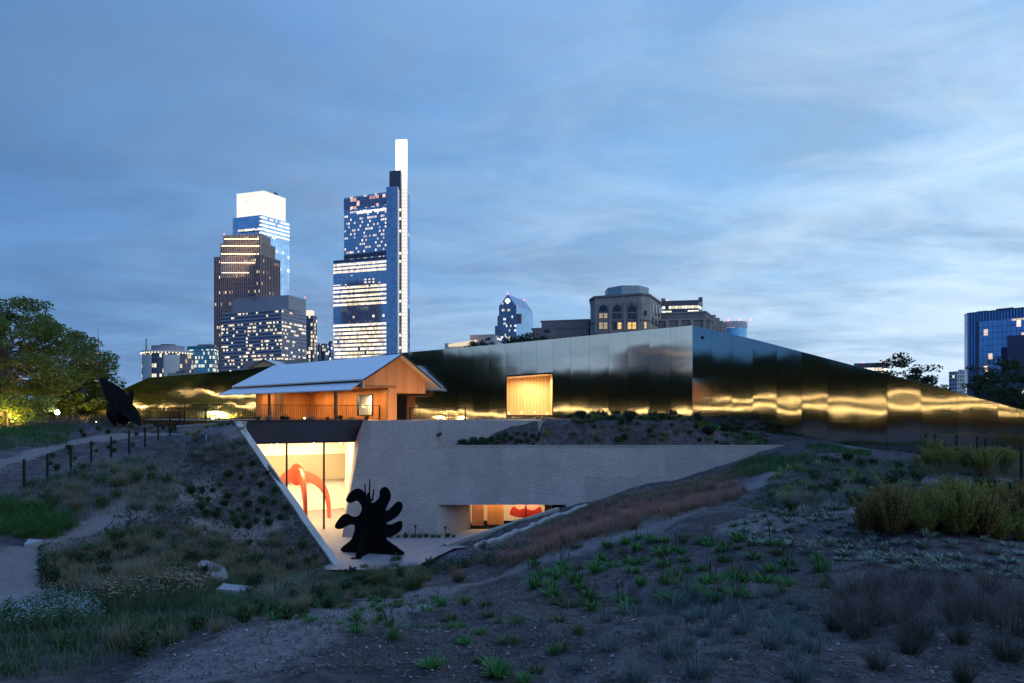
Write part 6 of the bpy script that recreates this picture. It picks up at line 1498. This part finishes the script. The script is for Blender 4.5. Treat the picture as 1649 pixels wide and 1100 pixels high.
cluster(['lime', 'tangrass'], [(300, 700), (385, 694), (392, 702), (310, 712)], 14, .6, .6, .9, 'yellowish tuft', 'just in front of the pale kerb', 'yellowish tufts by the kerb', 219)
cluster(['mid', 'dark', 'grey_grass'], [(120, 700), (200, 690), (285, 688), (285, 697), (200, 706), (130, 712)], 30, .7, .5, .85, 'leafy clump', 'around the leaning black sculpture', 'clumps around the black sculpture', 220)
cluster(['dark', 'mid'], [(60, 740), (130, 720), (215, 705), (240, 712), (160, 735), (80, 762)], 14, .8, .4, .7, 'dark clump', 'along the upper left path', 'dark clumps along the upper path', 221)
# right
cluster(['grey_grass', 'mid', 'dark', 'silver', 'lime'], [(1235, 800), (1260, 762), (1350, 745), (1470, 745), (1480, 775), (1400, 808), (1270, 832)], 92, .75, .7, 1.25, 'mixed grey green clump', 'on the right hand mound', 'mixed clumps on the right mound', 222)
cluster(['tangrass', 'grey_grass', 'bluestem', 'amsonia'], [(1478, 768), (1482, 748), (1560, 748), (1660, 755), (1665, 776), (1560, 772)], 34, .62, .7, 1.05, 'brownish tall grass', 'before the posts by the mirror wall', 'tall grasses before the right posts', 223)
cluster(['silver', 'mid'], [(1490, 800), (1520, 784), (1649, 790), (1649, 800)], 16, .7, .6, 1.0, 'small leafy clump', 'behind the feathery shrubs', 'small clumps behind the feathery shrubs', 224)
# ledge bed below the metal wall
def ledge(keys, x0, x1, n, sep, smin, smax, what, where, group, seed, ymin=39.55, ymax=44.5):
    rr = random.Random(seed); got = []; c = 0
    while len(got) < n and c < 3000:
        c += 1; px = rr.uniform(x0, x1); Y = rr.uniform(ymin, ymax); x = (px - 824.5) / 1000 * Y
        if x < 3.9 and Y > 40.0: continue
        if Y > (KINK + DA * ((x - KINK.x) / DA.x)).y - .6: continue
        z = sz(x, Y)
        if any((x - p.x) ** 2 + (Y - p.y) ** 2 < sep * sep for p in got): continue
        got.append(Vector((x, Y, z)))
    cluster(keys, None, n, sep, smin, smax, what, where, group, seed, pts=got)
ledge(['mid', 'mid', 'grey_grass', 'dark', 'tangrass'], 750, 1240, 150, .38, .45, .9, 'small dark clump', 'on the soil ledge under the mirror wall', 'small dark clumps on the ledge', 230)
ledge(['lime', 'rosette'], 760, 1235, 48, .55, .7, 1.2, 'pale green plant', 'on the soil ledge under the mirror wall', 'pale green plants on the ledge', 231, 39.6, 42)
ledge(['dark'], 835, 1190, 12, 1.2, 1.1, 1.7, 'large dark shrub', 'on the soil ledge under the mirror wall', 'large dark shrubs on the ledge', 232, 40, 43.5)
ledge(['mid', 'dark'], 740, 860, 22, .3, .5, .8, 'low green clump', 'along the edge of the concrete ledge', 'low clumps along the concrete ledge', 233, 39.5, 40.0)
for i in range(12):
    x = lerp(-8.0, -3.5, i / 11) + rng.uniform(-.1, .1); place(['tangrass', 'mid', 'green_grass'][i % 3], (x, 37.1 + .02 * i, FLOOR), rng.uniform(.5, .8), rng.uniform(0, 6), f'small plant at the foot of the concrete wall, {ORD[i]} from the left', 'plants at the foot of the concrete wall')
for i, px in enumerate((415, 432, 455, 462, 500, 527, 548, 566, 590)):
    u = (px - 824.5) / 1000; A_, B_ = G1 + gn * .45, G2 + gn * .45; s = (u * A_.y - A_.x) / (gd.x - u * gd.y); q = A_ + gd * s
    place(['mid', 'grey_grass', 'dark'][i % 3], (q.x, q.y, PLAZA), rng.uniform(.5, .95), rng.uniform(0, 6), f'small plant behind the steel beam at the railing, {ORD[i]} from the left', 'plants along the porch railing')

# ------------------------------------------------------------------ ground cover nobody could count
def cover(name, label, poly, per_m2, h, w, mat, seed, spread=.5, clump=True, cap=14000):
    rs = np.random.RandomState(seed); gp = [ground_at(*p) for p in poly]; wp = [(p.x, p.y) for p in gp]; A = 0
    for i in range(len(wp)): a, b = wp[i], wp[(i + 1) % len(wp)]; A += a[0] * b[1] - b[0] * a[1]
    n = int(min(cap, abs(A) / 2 * per_m2)); wx, wy = [p[0] for p in wp], [p[1] for p in wp]; pts = []
    while len(pts) < n:
        x, y = rs.uniform(min(wx), max(wx)), rs.uniform(min(wy), max(wy))
        if clump and math.sin(1.9 * x + seed) * math.sin(2.3 * y + seed * 2) + .6 * math.sin(4.1 * x - 3.3 * y) + rs.uniform(-.9, .9) < -.25: 
            if rs.rand() < .85: continue
        if inside(x, y, wp): pts.append((x, y))
    p = np.array(pts); z = tz(p[:, 0], p[:, 1]); a = rs.uniform(0, 6.283, n); k = rs.uniform(.1, spread, n); hh = h * rs.uniform(.5, 1.25, n); ww = w * rs.uniform(.6, 1.3, n)
    b0 = np.c_[p, z - .02]; sd = np.c_[np.cos(a + 1.57), np.sin(a + 1.57), np.zeros(n)]; d = np.c_[np.cos(a) * k, np.sin(a) * k, np.ones(n)]
    m1 = b0 + d * (hh * .55)[:, None]; tp = b0 + (d * [[1.9, 1.9, .92]]) * hh[:, None]
    v = np.stack([b0 - sd * ww[:, None] / 2, b0 + sd * ww[:, None] / 2, m1 + sd * ww[:, None] * .38, m1 - sd * ww[:, None] * .38, tp], 1).reshape(-1, 3)
    i5 = np.arange(n) * 5; me = bpy.data.meshes.new(name); me.vertices.add(5 * n); me.vertices.foreach_set('co', v.astype(np.float32).ravel())
    loops = np.stack([i5, i5 + 1, i5 + 2, i5 + 3, i5 + 3, i5 + 2, i5 + 4], 1).ravel(); me.loops.add(7 * n); me.loops.foreach_set('vertex_index', loops.astype(np.int32))
    me.polygons.add(2 * n); ls = np.stack([np.arange(n) * 7, np.arange(n) * 7 + 4], 1).ravel(); me.polygons.foreach_set('loop_start', ls.astype(np.int32)); me.polygons.foreach_set('loop_total', np.tile([4, 3], n).astype(np.int32))
    ul = me.uv_layers.new(name='UVMap'); uvt = np.tile(np.array([[0, 0], [1, 0], [1, .55], [0, .55], [0, .55], [1, .55], [.5, 1]], np.float32), (n, 1)); ul.data.foreach_set('uv', uvt.ravel())
    me.materials.append(mat); me.update(calc_edges=True); me.validate(); ob = bpy.data.objects.new(name, me); COL.objects.link(ob); tag(ob, label, 'grass', kind='stuff')
cover('meadow_grass', 'dim mixed meadow grass along the lower left', [(-20, 985), (100, 960), (330, 935), (500, 925), (640, 900), (720, 890), (700, 925), (560, 968), (360, 1005), (230, 1060), (120, 1098), (-20, 1100)], 300, .24, .012, G_mid, 1, cap=30000)
cover('meadow_grass', 'brownish meadow grass on the dim bank above the slab', [(70, 945), (80, 895), (180, 862), (330, 858), (450, 862), (530, 908), (400, 930), (200, 960)], 260, .36, .012, G_tan, 2, cap=26000)
cover('bank_grass', 'greyish grass among the posts on the left bank', [(-10, 815), (40, 785), (130, 755), (240, 735), (300, 765), (280, 825), (130, 845)], 200, .38, .012, G_grey, 3, cap=22000)
cover('lawn', 'bright green lawn at the upper left edge', [(-60, 688), (115, 692), (108, 716), (40, 722), (-60, 738)], 120, .34, .024, G_bright, 4, clump=False, cap=34000)
cover('lawn', 'bright green grass patch at the left edge below the posts', [(-15, 872), (-15, 810), (80, 815), (132, 845), (90, 872)], 150, .36, .016, G_bright, 5)
cover('red_grass', 'reddish grass drift beside the path', [(745, 915), (850, 866), (940, 830), (1060, 798), (1170, 772), (1205, 792), (1080, 838), (960, 873), (860, 908)], 260, .44, .010, G_red, 6, cap=26000)
cover('bank_grass', 'dull grass between the stone edging and the path', [(700, 915), (780, 885), (885, 840), (945, 816), (1150, 764), (1225, 730), (1235, 762), (1170, 776), (1050, 802), (930, 838), (800, 890)], 180, .32, .012, G_tan, 7, cap=22000)
cover('lawn', 'vivid green grass strip on the right mound below the wall', [(1166, 768), (1195, 744), (1235, 735), (1318, 737), (1322, 747), (1200, 771)], 190, .36, .018, G_bright, 8, clump=False)
cover('lawn', 'green grass strip at the foot of the sloping mirror wall', [(1295, 722), (1320, 717), (1405, 728), (1400, 738), (1310, 732)], 150, .34, .016, G_bright, 9)
cover('bank_grass', 'grey green grass on the right mound', [(1235, 805), (1255, 765), (1350, 742), (1480, 745), (1485, 778), (1400, 812), (1265, 838)], 190, .32, .012, G_grey, 10, cap=26000)
cover('tall_grass', 'tall brownish grass before the right posts', [(1470, 775), (1480, 748), (1560, 746), (1670, 752), (1670, 780), (1560, 775)], 130, .62, .010, G_tan, 11)
cover('purple_grass', 'purplish tall grass on the far left below the tree', [(-60, 690), (-60, 680), (200, 680), (200, 690), (60, 693)], 34, .75, .02, G_blue, 12, clump=False, cap=16000)
cover('sparse_weeds', 'sparse weeds on the bare soil of the near slope', [(300, 1010), (560, 965), (860, 915), (1340, 950), (1340, 1120), (150, 1120)], 34, .11, .012, G_olive, 13)
cover('sparse_weeds', 'sparse dry grass on the left bank soil', [(285, 800), (300, 712), (385, 704), (440, 770), (520, 880), (440, 860)], 26, .16, .010, G_tan, 14)
cover('strip_grass', 'grass strip between the two sloping walls right of the courtyard', [(735, 885), (800, 856), (880, 826), (900, 824), (820, 858), (760, 884)], 90, .22, .012, G_mid, 15)
cover('sparse_weeds', 'sparse dry weeds in the right hand beds', [(1190, 845), (1260, 822), (1400, 835), (1649, 880), (1649, 1100), (1340, 1100), (1320, 900)], 34, .14, .010, G_tan, 16)

cover('ground_cover', 'low dark green ground cover on the left bank', [(60, 950), (60, 880), (180, 845), (250, 770), (300, 720), (400, 710), (470, 830), (530, 905), (400, 940), (200, 965)], 150, .13, .035, G_dark, 21, spread=1.2, cap=22000)
cover('ground_cover', 'low mixed green ground cover on the right mound', [(1190, 815), (1240, 770), (1350, 738), (1480, 742), (1640, 780), (1640, 800), (1400, 815), (1265, 840)], 120, .13, .035, G_mid, 22, spread=1.2, cap=20000)
cover('ground_cover', 'low ground cover along the edge of the bare slope', [(-20, 1085), (150, 1045), (330, 1000), (560, 968), (700, 930), (760, 905), (640, 905), (330, 965), (-20, 1020)], 140, .12, .03, G_dark, 23, spread=1.2, cap=16000)
def chips():
    rs = np.random.RandomState(5); poly = [(100, 1110), (380, 1000), (700, 945), (1000, 850), (1230, 790), (1649, 800), (1649, 1110)]; gp = [ground_at(*p) for p in poly]; wp = [(p.x, p.y) for p in gp]; wx, wy = [p[0] for p in wp], [p[1] for p in wp]; pts = []
    while len(pts) < 22000:
        x, y = rs.uniform(min(wx), max(wx)), rs.uniform(min(wy), max(wy))
        if rs.rand() < 6.5 / max(6.5, y) and inside(x, y, wp): pts.append((x, y))
    z = tz([p[0] for p in pts], [p[1] for p in pts]); mb = MB()
    for (x, y), zz in zip(pts, z):
        a, L, W_ = rs.uniform(0, 6.28), rs.uniform(.010, .034), rs.uniform(.004, .012); c, s_ = math.cos(a), math.sin(a); t1, t2 = rs.uniform(-.012, .02, 2); h_ = .012
        mb.face([(x + c * L - s_ * W_, y + s_ * L + c * W_, zz + h_ + t1), (x - c * L - s_ * W_, y - s_ * L + c * W_, zz + h_ + t2), (x - c * L + s_ * W_, y - s_ * L - c * W_, zz + h_ + t2 * .5), (x + c * L + s_ * W_, y + s_ * L - c * W_, zz + h_ + t1 * .5)])
    m, t = newmat('bark_chips'); g = t.n('ShaderNodeNewGeometry').outputs['Random Per Island']; out(t, bsdf(t, Base_Color=t.ramp(g, [(0, (.05, .04, .035)), (.75, (.13, .105, .10)), (.95, (.22, .19, .185)), (1, (.40, .37, .36))]), Roughness=.9))
    tag(mb.build('mulch_chips', m), 'bark chips and litter strewn over the bare soil', 'mulch', kind='stuff')
chips()

cover('dry_stalks', 'thin dark dried stalks standing in the near beds', [(840, 960), (960, 868), (1120, 855), (1260, 822), (1420, 870), (1649, 880), (1649, 1090), (1000, 1090)], 9, .42, .008, G_seedstalk, 31, spread=.25, cap=9000)
cover('low_weeds', 'low dark weeds over the near slope', [(420, 1010), (700, 945), (1000, 860), (1320, 900), (1340, 1110), (300, 1110)], 26, .07, .022, G_dark, 32, spread=1.3, cap=9000)
